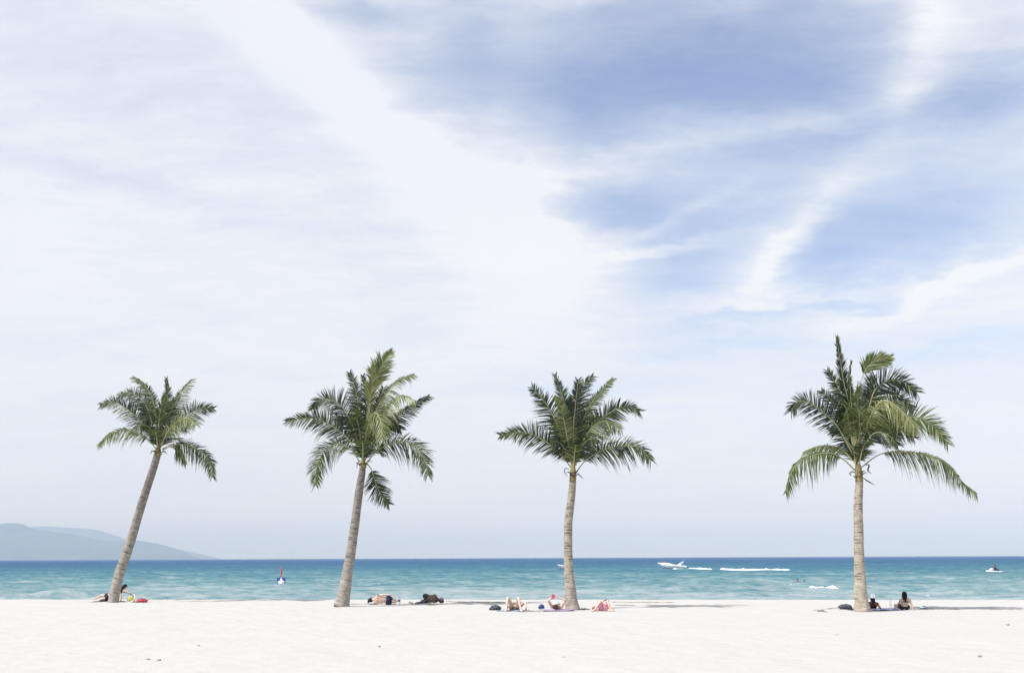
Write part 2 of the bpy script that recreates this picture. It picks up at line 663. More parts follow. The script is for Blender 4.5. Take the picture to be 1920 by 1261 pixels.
build_hill('hill', 'nearer wooded headland on the left horizon', 14000,
           [(-700, 1035), (-560, 1010), (-400, 985), (-250, 972), (-120, 985), (-40, 982), (0, 981), (28, 979), (44, 982), (63, 990.6),
            (96, 996), (131, 999), (164, 1006), (193, 1014), (219, 1013), (240, 1011), (260, 1012.5), (291, 1017), (324, 1025.6),
            (346, 1034), (355, 1043), (360, 1049)], 2000, 3)
build_hill('hill', 'paler farther ridge behind the headland', 18000,
           [(-500, 1000), (-200, 990), (30, 992), (63, 986), (88, 985), (120, 988), (153, 989), (182, 992), (208, 1001), (234, 1009),
            (290, 1020), (341, 1030), (372, 1036.6), (388, 1042), (400, 1049)], 2200, 9)

# ------------------------------------------------------------------ haze
hz = MB().box((0, 15650, 322), (62000, 31900, 652)).build('haze', [bpy.data.materials.new('sea_haze')], smooth=False)
tag(hz, kind='stuff')
hm = hz.data.materials[0]
hm.use_nodes = True
hm.node_tree.nodes.clear()
ho = hm.node_tree.nodes.new('ShaderNodeOutputMaterial')
hv = hm.node_tree.nodes.new('ShaderNodeVolumePrincipled')
hv.inputs['Color'].default_value = (0.53, 0.71, 1.0, 1)
hv.inputs['Absorption Color'].default_value = (0.45, 0.45, 0.60, 1)
hv.inputs['Density'].default_value = 1.12e-4
hv.inputs['Anisotropy'].default_value = -0.12
hm.node_tree.links.new(hv.outputs[0], ho.inputs['Volume'])

# ------------------------------------------------------------------ palms


def leaf_material():
    m = bpy.data.materials.new('palm_leaflet')
    m.use_nodes = True
    t = m.node_tree
    b = t.nodes['Principled BSDF']
    b.inputs['Roughness'].default_value = 0.36
    b.inputs['Specular IOR Level'].default_value = 0.34
    at = node(t, 'ShaderNodeAttribute', attribute_name='tint')  # leaf colour, paler on fronds painted as sunlit, darker on shaded ones
    cr = node(t, 'ShaderNodeValToRGB')
    e = cr.color_ramp.elements
    e[0].position, e[0].color = 0.0, (0.009, 0.017, 0.012, 1)
    e[1].position, e[1].color = 1.0, (0.34, 0.32, 0.16, 1)
    for p, c in ((.25, (0.018, 0.034, 0.016, 1)), (.45, (0.058, 0.082, 0.025, 1)), (.70, (0.165, 0.195, 0.062, 1))):
        x = e.new(p)
        x.color = c
    t.links.new(at.outputs['Fac'], cr.inputs[0])
    t.links.new(cr.outputs[0], b.inputs['Base Color'])
    tr = node(t, 'ShaderNodeBsdfTranslucent')
    br = node(t, 'ShaderNodeMix', data_type='RGBA', blend_type='MULTIPLY')
    br.inputs['Factor'].default_value = 1
    br.inputs['B'].default_value = (1.5, 1.6, 0.7, 1)
    t.links.new(cr.outputs[0], br.inputs['A'])
    t.links.new(br.outputs['Result'], tr.inputs[0])
    mx = node(t, 'ShaderNodeMixShader')
    mx.inputs[0].default_value = 0.24
    t.links.new(b.outputs[0], mx.inputs[1])
    t.links.new(tr.outputs[0], mx.inputs[2])
    t.links.new(mx.outputs[0], t.nodes['Material Output'].inputs[0])
    return m


LEAF = leaf_material()
RACHIS = mat('palm_midrib', (0.22, 0.22, 0.09), rough=0.4, col2=(0.36, 0.34, 0.19), scale=3)
SHEATH = mat('palm_leaf_sheath', (0.13, 0.085, 0.045), rough=0.8, col2=(0.27, 0.23, 0.085), scale=7, bump=0.5)
DEAD = mat('palm_dead_fibre', (0.045, 0.032, 0.022), rough=0.9, col2=(0.13, 0.09, 0.055), scale=11)
HUSK = mat('palm_flower_stalk', (0.42, 0.33, 0.15), rough=0.7, scale=20)


def trunk_material(name, lo, hi):
    m = bpy.data.materials.new(name)
    m.use_nodes = True
    t = m.node_tree
    b = t.nodes['Principled BSDF']
    b.inputs['Roughness'].default_value = 0.85
    b.inputs['Specular IOR Level'].default_value = 0.2
    uv = node(t, 'ShaderNodeUVMap', uv_map='trunk')
    tc = node(t, 'ShaderNodeTexCoord')

    def tex(sx, sy, scale, detail=4):
        mp = node(t, 'ShaderNodeMapping')
        mp.inputs['Scale'].default_value = (sx, sy, 1)
        n = node(t, 'ShaderNodeTexNoise')
        n.inputs['Scale'].default_value = scale
        n.inputs['Detail'].default_value = detail
        n.inputs['Roughness'].default_value = 0.62
        t.links.new(uv.outputs[0], mp.inputs[0])
        t.links.new(mp.outputs[0], n.inputs['Vector'])
        return n.outputs['Fac']
    sep = node(t, 'ShaderNodeSeparateXYZ')
    t.links.new(uv.outputs[0], sep.inputs[0])
    # grey weathered bark below, browner younger bark above
    g = node(t, 'ShaderNodeMapRange')
    g.inputs['From Min'].default_value = 1.0
    g.inputs['From Max'].default_value = 5.6
    t.links.new(sep.outputs[1], g.inputs['Value'])
    mx = node(t, 'ShaderNodeMix', data_type='RGBA')
    mx.inputs['A'].default_value = (*lo, 1)
    mx.inputs['B'].default_value = (*hi, 1)
    t.links.new(g.outputs[0], mx.inputs['Factor'])
    # scars: dark dashes running round the stem
    rs = node(t, 'ShaderNodeValToRGB')
    rs.color_ramp.elements[0].position = 0.60
    rs.color_ramp.elements[0].color = (0, 0, 0, 1)
    rs.color_ramp.elements[1].position = 0.70
    rs.color_ramp.elements[1].color = (0.95, 0.95, 0.95, 1)
    t.links.new(tex(2.2, 9.0, 1.0, 5), rs.inputs[0])
    m2 = node(t, 'ShaderNodeMix', data_type='RGBA')
    m2.inputs['B'].default_value = (0.075, 0.060, 0.048, 1)
    sa = node(t, 'ShaderNodeAttribute', attribute_name='scar')
    sx_ = node(t, 'ShaderNodeMath', operation='ADD', use_clamp=True)
    t.links.new(rs.outputs[0], sx_.inputs[0])
    t.links.new(sa.outputs['Fac'], sx_.inputs[1])
    t.links.new(sx_.outputs[0], m2.inputs['Factor'])
    t.links.new(mx.outputs['Result'], m2.inputs['A'])
    # blotches of lichen and rubbed bark
    rb = node(t, 'ShaderNodeValToRGB')
    rb.color_ramp.elements[0].position = 0.35
    rb.color_ramp.elements[0].color = (0.66, 0.62, 0.58, 1)
    rb.color_ramp.elements[1].position = 0.68
    rb.color_ramp.elements[1].color = (1.15, 1.12, 1.06, 1)
    t.links.new(tex(5, 4.0, 1.4, 6), rb.inputs[0])
    m3 = node(t, 'ShaderNodeMix', data_type='RGBA', blend_type='MULTIPLY')
    m3.inputs['Factor'].default_value = 1
    t.links.new(m2.outputs['Result'], m3.inputs['A'])
    t.links.new(rb.outputs[0], m3.inputs['B'])
    t.links.new(m3.outputs['Result'], b.inputs['Base Color'])
    bp = node(t, 'ShaderNodeBump')
    bp.inputs['Strength'].default_value = 0.5
    bp.inputs['Distance'].default_value = 0.02
    t.links.new(tex(3, 14, 1.0, 5), bp.inputs['Height'])
    t.links.new(bp.outputs[0], b.inputs['Normal'])
    return m


def spline(pts, n):
    """Catmull-Rom through pts, n samples evenly spread by arc length"""
    P = [Vector(p) for p in pts]
    P = [P[0] * 2 - P[1]] + P + [P[-1] * 2 - P[-2]]
    out = []
    for i in range(1, len(P) - 2):
        for k in range(24):
            t = k / 24
            a, b, c, d = P[i - 1], P[i], P[i + 1], P[i + 2]
            out.append(0.5 * ((2 * b) + (c - a) * t + (2 * a - 5 * b + 4 * c - d) * t * t + (3 * b - a - 3 * c + d) * t ** 3))
    out.append(P[-2])
    L = [0]
    for i in range(1, len(out)):
        L.append(L[-1] + (out[i] - out[i - 1]).length)
    res = []
    j = 0
    for k in range(n):
        s = L[-1] * k / (n - 1)
        while j < len(L) - 2 and L[j + 1] < s:
            j += 1
        w = (s - L[j]) / max(L[j + 1] - L[j], 1e-9)
        res.append(out[j].lerp(out[j + 1], min(max(w, 0), 1)))
    return res, L[-1]


def frond(parent, pts, rnd, roll=70, leaf=0.5, droop=0.35, tint=0.3, hi=1.0, lo=1.0, start=0.2, n=None, vee=0.12, sweep=1.0, label=None, width=1.0):
    NS = 40
    C, length = spline(pts, NS)
    rad = [0.032 * (1 - i / (NS - 1)) ** 1.1 + 0.006 for i in range(NS)]
    o = MB().tube(C, rad, seg=6, flat=0.7).build('frond', RACHIS, parent)
    if label:
        o['label'] = label
    n = n or int(20 + 25 * length)
    V, Fc, T = [], [], []
    shift = rnd.uniform(-.06, .06)
    ref = Vector((0, -math.sin(R(roll)), math.cos(R(roll))))
    for k in range(n):
        t = start + (1 - start) * (k + rnd.uniform(-.3, .3)) / n
        t = min(max(t, start), 0.998)
        f = t * (NS - 1)
        i = min(int(f), NS - 2)
        p = C[i].lerp(C[i + 1], f - i)
        tg = (C[min(i + 2, NS - 1)] - C[max(i - 1, 0)]).normalized()
        N = ref - tg * ref.dot(tg)
        N = N.normalized() if N.length > 0.05 else tg.orthogonal().normalized()
        S = tg.cross(N)
        u = (t - start) / (1 - start)
        prof = (0.55 + 0.45 * math.sin(math.pi * min(1, u * 1.15 + 0.12))) * (1 - 0.34 * max(0, u - .75) / .25) * (0.5 + 0.5 * min(1, u / .12))
        ang = R(67 - 30 * u ** 1.6) * sweep
        for sd in (-1, 1):
            if rnd.random() < 0.04:
                continue
            s = S * sd
            if abs(s.z) < 0.18:
                k_len = (hi + lo) / 2
            else:
                k_len = hi if s.z > 0 else lo
            bn = mnoise.noise(Vector((k * .21, sd * 3.7 + leaf * 40, length * 9)))
            L = 1.36 * leaf * prof * k_len * rnd.uniform(.82, 1.12) * (1 + .28 * bn)
            a = ang + R(rnd.gauss(0, 5) + 13 * bn)
            dr = (tg * math.cos(a) + s * math.sin(a) + N * (vee + rnd.uniform(-.09, .09))).normalized()
            dp = (droop if droop > .4 else droop * .5) * rnd.uniform(.4, 1.5)
            wv = (N.cross(dr)).normalized()
            wdt = 0.0155 * width * rnd.uniform(.8, 1.15)
            tn = min(max(tint + .015 + shift + rnd.uniform(-.26, .25) + 0.08 * (u - .5), 0.02), 0.98)
            if rnd.random() < 0.035:
                tn = rnd.uniform(.75, .98)
            base = len(V)
            q = p.copy()
            for st, (tt, ww) in enumerate(((0, .8), (.3, 1.0), (.68, .7), (1.0, .06))):
                q = p + dr * (L * tt) + Vector((0.04 * L * tt * tt, 0, -dp * L * tt * tt))
                fold = N * (0.35 * wdt * ww)
                V.append(q - wv * wdt * ww - fold)
                V.append(q)
                V.append(q + wv * wdt * ww - fold)
                T += [tn + (0.10 if tt == 1.0 else 0)] * 3
            for st in range(3):
                b0 = base + st * 3
                Fc.append((b0, b0 + 1, b0 + 4, b0 + 3))
                Fc.append((b0 + 1, b0 + 2, b0 + 5, b0 + 4))
    mb = MB()
    mb.add(V, Fc)
    lo_ = mb.build('leaflets', LEAF, o, smooth=False)
    at = lo_.data.attributes.new('tint', 'FLOAT', 'POINT')
    at.data.foreach_set('value', T)
    lo_['kind'] = 'stuff'
    return o


def palm(label, base_d, crop, trunk, fronds, fill, bark, seed, dead, hub):
    rnd = random.Random(seed)
    ox, oy, sc = crop

    def cw(x, y, dd=0.0):
        return W(ox + x / sc, oy + y / sc, base_d + dd)
    base = W(trunk[0][0], trunk[0][1], base_d)
    root = empty('palm_tree', (base.x, base.y, 0))
    tag(root, label, 'palm tree', 'coconut palms along the beach')
    inv = Matrix.Translation(-root.location)

    def loc(p):
        return inv @ p
    # trunk -----------------------------------------------------------
    key = [loc(W(a, bb, base_d)) for a, bb, w in trunk]
    mpp = base_d / F
    C, length = spline(key, 330)
    ks = [0]
    for i in range(1, len(key)):
        ks.append(ks[-1] + (key[i] - key[i - 1]).length)
    wd = [t[2] * mpp / 2 * 0.9 for t in trunk]
    seg = 24
    V, UV = [], []
    mb = MB()
    nextring, ringlen, lastring, amp, dark_, SC = 0, 0.08, 0, 0, 0, []
    for i, c in enumerate(C):
        s = length * i / (len(C) - 1)
        r = float(np.interp(s, np.array(ks) * length / ks[-1], wd))
        if s >= nextring:
            ringlen = rnd.uniform(.055, .125) * (1.0 if s > 1 else 1.3)
            nextring = s + ringlen
            lastring = s
            amp = rnd.uniform(.01, .06)
            dark_ = 1.25 * rnd.uniform(.1, 1.0) ** 1.2 * (0.55 + 0.45 * min(1, s / 2.5))
            a0 = rnd.uniform(0, 6.3)
        saw = 1 - (nextring - s) / ringlen
        tg = (C[min(i + 1, len(C) - 1)] - C[max(i - 1, 0)]).normalized()
        u = Vector((0, 1, 0)).cross(tg).normalized()
        w = tg.cross(u)
        for k in range(seg + 1):
            a = 2 * math.pi * k / seg
            n_ = mnoise.noise(Vector((math.cos(a) * 1.3, math.sin(a) * 1.3, s * 2.2 + seed * 7)))
            n2 = mnoise.noise(Vector((math.cos(a) * 2.3, math.sin(a) * 2.3, s * 9 + seed * 3)))
            rr = r * (1 + amp * (saw - .5) + 0.045 * n_ + 0.03 * n2)
            sc_ = dark_ * max(0, 1 - (s - lastring - .012 * math.sin(a * 2 + a0)) / 0.034) * (0.5 + 1.5 * mnoise.noise(Vector((math.cos(a) * 1.1 + seed, math.sin(a) * 1.1, lastring * 3.7))) + .35)
            SC.append(min(max(sc_, 0), 1))
            if s < 0.35:
                rr *= 1 + 0.10 * (1 - s / 0.35) * (0.6 + mnoise.noise(Vector((math.cos(a) * 2, math.sin(a) * 2, seed))))
            V.append(c + (u * math.cos(a) + w * math.sin(a)) * rr - (Vector((0, 0, 0.12)) if i == 0 else Vector()))
            UV.append((k / seg, s + 0.02 * math.sin(a + seed)))
    nx = seg + 1
    Fc = [(j * nx + k, j * nx + k + 1, (j + 1) * nx + k + 1, (j + 1) * nx + k) for j in range(len(C) - 1) for k in range(seg)]
    tr = mb.add(V, Fc).build('trunk', bark, root)
    tr.data.attributes.new('scar', 'FLOAT', 'POINT').data.foreach_set('value', SC)
    uvl = tr.data.uv_layers.new(name='trunk')
    for lp in tr.data.loops:
        uvl.data[lp.index].uv = UV[lp.vertex_index]
    # sheath: overlapping leaf bases at the head of the stem
    top = C[-1]
    tdir = (C[-1] - C[-6]).normalized()
    rt = wd[-1]
    h = loc(cw(*hub))
    prof = [(top - tdir * 0.10, rt * 1.02), (top, rt * 1.08), (top.lerp(h, .35), rt * 1.02), (top.lerp(h, .7), rt * .86), (h, rt * .6), (h + tdir * .35, rt * .35)]
    MB().tube([p for p, r in prof], [r for p, r in prof], seg=14).build('leaf_sheath', SHEATH, root)
    for k in range(7):
        a = k * 2.4 + seed
        q = top.lerp(h, rnd.uniform(.0, .5)) + Vector((math.cos(a), math.sin(a), 0)) * rt * .85
        e = q + Vector((math.cos(a) * rnd.uniform(.08, .22), math.sin(a) * .15, rnd.uniform(-.12, .18)))
        MB().tube([q, q.lerp(e, .5) + Vector((0, 0, .04)), e], [.045, .035, .012], seg=6, flat=.5).build('leaf_stub', DEAD, root)
    for (pts, w0) in dead:
        P3 = [loc(cw(*p)) for p in pts]
        c3, l3 = spline(P3, 9)
        MB().tube(c3, [w0 * math.sin(math.pi * (0.12 + .84 * i / 8)) for i in range(9)], seg=6, flat=.35).build('dead_husk', DEAD, root)
    # fronds ------------------------------------------------------------
    for f in fronds:
        pts, dz = f[0], f[1]
        kw = dict(f[2]) if len(f) > 2 else {}
        n = len(pts)
        P3 = []
        for i, p in enumerate(pts):
            t = i / (n - 1)
            P3.append(loc(cw(p[0], p[1], dz * t ** 1.2 + (0.10 if dz > 0 else -0.10) * (1 - t) * 0)))
        frond(root, P3, rnd, **kw)
    # a few that point away from or towards the sea, seen end-on
    for (ax, ay, az, Lf, kw) in fill:
        dv = Vector((ax, ay, az)).normalized()
        P3 = [h - tdir * .15, h + dv * Lf * .35 + Vector((0, 0, .10 * Lf)), h + dv * Lf * .7 + Vector((0, 0, .06 * Lf)), h + dv * Lf + Vector((0, 0, -.16 * Lf))]
        frond(root, P3, rnd, **kw)
    # spear leaf
    return root, h, rnd


K = dict
B1 = trunk_material('bark_grey_brown', (0.38, 0.355, 0.325), (0.23, 0.21, 0.19))
B2 = trunk_material('bark_brown', (0.36, 0.335, 0.305), (0.205, 0.188, 0.172))
B3 = trunk_material('bark_pale_grey', (0.42, 0.385, 0.335), (0.31, 0.28, 0.24))
B4 = trunk_material('bark_pale', (0.45, 0.41, 0.345), (0.36, 0.32, 0.27))

FILL = [(.35, .9, .35, 1.8, K(roll=20, leaf=.46, tint=.22)), (-.3, .9, .5, 1.7, K(roll=20, leaf=.46, tint=.2)),
        (.05, .6, 1.0, 1.4, K(roll=10, leaf=.40, tint=.24)), (.1, -.9, .9, 1.2, K(roll=20, leaf=.38, tint=.42))]

# Each frond: the line of its midrib as traced on its own palm, how far its tip lies behind (+) or before (-) the stem, and its leaflets, with sun and shade painted in by tint
palm('coconut palm whose trunk leans right over a reclining person and a red bag', 43.8, (150, 680, 4.85),
     [(212, 1130, 21), (215, 1113, 20), (224, 1075, 19.5), (234, 1047, 19), (248, 1005, 18), (261, 960, 17), (277, 910, 16), (290, 870, 15), (295, 852, 14)],
     [([(690, 780), (600, 680), (430, 612), (280, 645), (165, 745)], -.6, K(roll=62, leaf=.46, droop=.55, tint=.5, hi=.55, lo=.9)),
      ([(700, 740), (560, 545), (430, 420), (300, 358), (185, 385)], .3, K(roll=80, leaf=.52, tint=.27)),
      ([(690, 700), (620, 430), (540, 315), (440, 268), (350, 300)], 1.0, K(roll=70, leaf=.5, tint=.2)),
      ([(700, 690), (690, 480), (655, 310), (580, 200), (480, 130)], .2, K(roll=80, leaf=.42, tint=.42, hi=.6)),
      ([(720, 680), (760, 480), (800, 300), (785, 140)], -.1, K(roll=70, leaf=.34, tint=.3, sweep=.7)),
      ([(740, 690), (800, 500), (870, 360), (920, 260), (1020, 150)], .3, K(roll=85, leaf=.52, tint=.36, hi=.35)),
      ([(750, 690), (890, 560), (1010, 455), (1100, 408), (1215, 415)], .5, K(roll=80, leaf=.54, tint=.25)),
      ([(735, 760), (800, 625), (890, 530), (985, 505), (1050, 570)], -1.1, K(roll=55, leaf=.55, tint=.55, droop=.5)),
      ([(750, 790), (880, 742), (1020, 760), (1150, 850), (1200, 950), (1205, 1035)], -.5, K(roll=66, leaf=.48, tint=.4, droop=.5, hi=.8)),
      ([(750, 780), (850, 740), (910, 810), (965, 920)], .9, K(roll=60, leaf=.32, tint=.5, droop=.7, hi=.5)),
      ([(700, 720), (640, 560), (600, 430), (560, 370)], .6, K(roll=80, leaf=.42, tint=.22)),
      ([(715, 700), (720, 520), (735, 420), (770, 300)], -.5, K(roll=70, leaf=.42, tint=.45, sweep=.6)),
      ([(700, 730), (640, 600), (560, 560), (500, 600)], -.7, K(roll=50, leaf=.34, tint=.34, droop=.6)),
      ([(730, 720), (800, 560), (830, 420), (860, 330)], .3, K(roll=85, leaf=.45, tint=.2)),
      ([(730, 740), (820, 600), (900, 560), (960, 600)], .2, K(roll=60, leaf=.42, tint=.25, droop=.5))],
     FILL, B1, 11, [([(690, 800), (655, 800), (640, 830)], .05), ([(740, 810), (770, 800), (790, 830)], .05), ([(670, 700), (655, 500), (650, 340)], .035)], (712, 770))

palm('coconut palm with gently curved brown trunk and one frond hanging down beside it', 39.4, (520, 640, 3.822),
     [(640, 1136, 32), (645, 1115, 26), (651, 1075, 22), (657, 1040, 20), (663, 1000, 18.5), (669, 955, 17.5), (675, 910, 16.5), (679, 885, 14), (680, 876, 12)],
     [([(590, 860), (520, 765), (430, 735), (335, 785), (283, 900), (275, 1025)], -.5, K(roll=66, leaf=.5, droop=.45, tint=.42)),
      ([(595, 830), (500, 690), (380, 600), (240, 550), (65, 572)], -.3, K(roll=80, leaf=.54, tint=.24)),
      ([(600, 800), (530, 580), (460, 465), (380, 418), (300, 415), (258, 485)], .6, K(roll=80, leaf=.58, tint=.16, hi=1.15)),
      ([(605, 780), (595, 560), (562, 350), (518, 218)], .3, K(roll=84, leaf=.44, tint=.22)),
      ([(610, 780), (640, 560), (645, 390), (612, 245)], .2, K(roll=84, leaf=.42, tint=.26, sweep=.8)),
      ([(620, 780), (665, 470), (700, 300), (740, 180), (815, 75)], -.2, K(roll=70, leaf=.50, tint=.5, start=.62, sweep=.75, width=1.5)),
      ([(620, 770), (650, 520), (680, 300), (690, 165)], -.4, K(roll=75, leaf=.36, tint=.72, sweep=.55, start=.5, width=1.4)),
      ([(630, 780), (700, 520), (780, 370), (870, 275), (978, 235)], -.4, K(roll=66, leaf=.5, tint=.5, hi=.5, droop=.5)),
      ([(640, 780), (745, 540), (830, 420), (900, 385), (985, 425)], -.7, K(roll=50, leaf=.5, tint=.68, droop=.8, hi=.5)),
      ([(640, 800), (790, 595), (900, 510), (1000, 440), (1090, 388)], .4, K(roll=82, leaf=.48, tint=.2, hi=.5)),
      ([(630, 875), (740, 765), (890, 718), (1000, 755), (1062, 860), (1080, 955)], -.5, K(roll=70, leaf=.54, tint=.38, droop=.5)),
      ([(625, 850), (642, 640), (690, 512), (738, 560), (748, 700)], -1.3, K(roll=40, leaf=.46, tint=.66, droop=.8)),
      ([(640, 870), (675, 920), (715, 1040), (760, 1120), (800, 1165)], .4, K(roll=84, leaf=.46, tint=.3, droop=.35)),
      ([(605, 800), (560, 650), (500, 560), (430, 545)], .5, K(roll=76, leaf=.46, tint=.16)),
      ([(640, 790), (700, 630), (790, 570), (885, 630)], .5, K(roll=76, leaf=.52, tint=.16)),
      ([(625, 790), (690, 560), (730, 420), (760, 330)], .3, K(roll=84, leaf=.46, tint=.24)),
      ([(612, 800), (585, 620), (560, 520), (555, 480)], -.8, K(roll=45, leaf=.4, tint=.42, droop=.5)),
      ([(635, 800), (700, 700), (720, 640), (780, 660)], -.9, K(roll=50, leaf=.42, tint=.3, droop=.6))],
     FILL, B2, 23, [([(600, 850), (575, 870), (570, 910)], .045), ([(635, 870), (665, 850), (680, 870)], .04)], (615, 850))

palm('coconut palm with upright fan crown beside the person holding a red phone', 36.4, (910, 680, 5.254),
     [(1074, 1143, 30), (1071, 1125, 26), (1069, 1100, 22.5), (1066, 1060, 19), (1065, 1010, 17.5), (1066, 975, 17.5), (1071, 935, 16), (1074, 905, 14), (1074, 900, 13.5)],
     [([(845, 1030), (740, 900), (600, 780), (450, 700), (320, 685), (145, 715)], -.4, K(roll=80, leaf=.5, tint=.38, droop=.3)),
      ([(850, 1000), (770, 760), (690, 570), (590, 390), (460, 240)], .1, K(roll=84, leaf=.56, tint=.2)),
      ([(860, 980), (815, 700), (790, 450), (745, 290), (685, 120)], .3, K(roll=84, leaf=.42, tint=.24, sweep=.8)),
      ([(858, 980), (800, 700), (745, 440), (688, 340)], -.5, K(roll=66, leaf=.34, tint=.58, droop=.4)),
      ([(870, 980), (870, 620), (892, 370), (915, 165)], .0, K(roll=84, leaf=.46, tint=.18, sweep=.85)),
      ([(880, 980), (895, 650), (920, 400), (965, 230), (1060, 130)], .5, K(roll=84, leaf=.5, tint=.2)),
      ([(890, 980), (935, 650), (1030, 420), (1140, 280), (1262, 150)], .2, K(roll=80, leaf=.36, tint=.42, hi=.7)),
      ([(890, 990), (1000, 720), (1150, 545), (1300, 450), (1420, 430), (1520, 480)], .3, K(roll=82, leaf=.52, tint=.3, droop=.4)),
      ([(890, 1010), (950, 800), (1040, 650), (1140, 580), (1250, 585), (1345, 645)], -.9, K(roll=62, leaf=.6, tint=.42, droop=.5, hi=.4)),
      ([(895, 1075), (1000, 950), (1180, 850), (1380, 815), (1530, 840), (1630, 960)], -.4, K(roll=78, leaf=.52, tint=.36, droop=.5)),
      ([(865, 990), (830, 780), (720, 620), (640, 560)], .5, K(roll=80, leaf=.46, tint=.16)),
      ([(885, 990), (960, 760), (1040, 600), (1120, 520)], .4, K(roll=80, leaf=.52, tint=.2)),
      ([(875, 990), (845, 700), (820, 520), (790, 380)], .2, K(roll=84, leaf=.42, tint=.16)),
      ([(860, 1000), (790, 860), (720, 780), (640, 770)], -.4, K(roll=66, leaf=.4, tint=.24, droop=.5)),
      ([(885, 1000), (940, 850), (1010, 760), (1090, 740)], -.7, K(roll=60, leaf=.44, tint=.28, droop=.5))],
     FILL, B3, 37, [([(825, 1050), (790, 1035), (780, 1075), (815, 1120)], .05), ([(900, 1075), (940, 1115), (968, 1142)], .05), ([(870, 1010), (885, 850), (900, 690)], .045)], (865, 1010))

palm('coconut palm with pale straight trunk, left of the seated person with long black hair', 34.1, (1440, 620, 3.821),
     [(1617, 1146, 32), (1615, 1130, 28), (1613, 1095, 24), (1611, 1050, 21), (1610, 1000, 19.5), (1609, 960, 18.5), (1610, 925, 17), (1611, 905, 15.5), (1611, 899, 15)],
     [([(625, 1000), (540, 920), (440, 875), (310, 895), (190, 970), (125, 1160)], -.5, K(roll=62, leaf=.42, tint=.45, droop=.75, hi=.45)),
      ([(605, 930), (540, 858), (440, 822), (340, 832), (252, 868)], .5, K(roll=50, leaf=.42, tint=.5, droop=.6, hi=.3)),
      ([(605, 880), (500, 690), (410, 595), (310, 522), (220, 505), (163, 575)], .2, K(roll=80, leaf=.56, tint=.2, hi=1.1)),
      ([(620, 860), (560, 640), (480, 520), (385, 430)], .5, K(roll=82, leaf=.5, tint=.14, hi=.8)),
      ([(625, 840), (570, 560), (500, 400), (425, 285)], .2, K(roll=82, leaf=.46, tint=.18)),
      ([(632, 820), (590, 560), (545, 380), (515, 200), (493, 48)], .1, K(roll=84, leaf=.36, tint=.2, sweep=.55)),
      ([(640, 800), (600, 560), (585, 330), (595, 220)], -.2, K(roll=84, leaf=.22, tint=.36, sweep=.4)),
      ([(645, 780), (650, 460), (680, 320), (745, 228), (872, 192)], -.1, K(roll=70, leaf=.42, tint=.5, start=.68, sweep=.7, width=1.4)),
      ([(660, 820), (720, 560), (770, 420), (860, 360), (960, 365), (1065, 438)], .3, K(roll=84, leaf=.62, tint=.24, hi=1.1)),
      ([(670, 830), (740, 600), (820, 500), (900, 525), (980, 600), (1055, 695)], -1.0, K(roll=35, leaf=.5, tint=.74, droop=.9, vee=-.1)),
      ([(680, 850), (800, 715), (930, 640), (1080, 620), (1190, 690), (1290, 810)], -.2, K(roll=76, leaf=.6, tint=.5, droop=.3)),
      ([(680, 840), (790, 640), (880, 510), (960, 480), (1035, 560)], .6, K(roll=78, leaf=.52, tint=.24, droop=.4)),
      ([(630, 985), (612, 830), (585, 680), (560, 560), (535, 520)], -1.0, K(roll=50, leaf=.34, tint=.62, droop=.6, start=.45)),
      ([(670, 975), (800, 885), (950, 865), (1150, 890), (1280, 950), (1380, 1070), (1495, 1165)], -.4, K(roll=58, leaf=.46, tint=.47, droop=.8, hi=.35)),
      ([(665, 870), (750, 740), (850, 740), (930, 820)], -.5, K(roll=66, leaf=.5, tint=.22, droop=.4)),
      ([(650, 820), (655, 640), (640, 480), (650, 400)], -.4, K(roll=60, leaf=.4, tint=.6, sweep=.7)),
      ([(670, 860), (730, 720), (840, 680), (960, 700), (1050, 770)], .2, K(roll=76, leaf=.56, tint=.16)),
      ([(655, 830), (700, 640), (730, 480), (745, 330)], .4, K(roll=84, leaf=.5, tint=.18)),
      ([(640, 850), (660, 700), (690, 620), (640, 560)], -1.1, K(roll=40, leaf=.36, tint=.5, droop=.7)),
      ([(630, 880), (560, 780), (520, 720), (450, 720)], .3, K(roll=76, leaf=.42, tint=.16))],
     FILL, B4, 53, [([(690, 960), (725, 960), (715, 1000), (745, 1022)], .06), ([(680, 1050), (715, 1075), (765, 1102)], .05),
                    ([(610, 1000), (585, 1020), (600, 1040)], .045)], (645, 950))

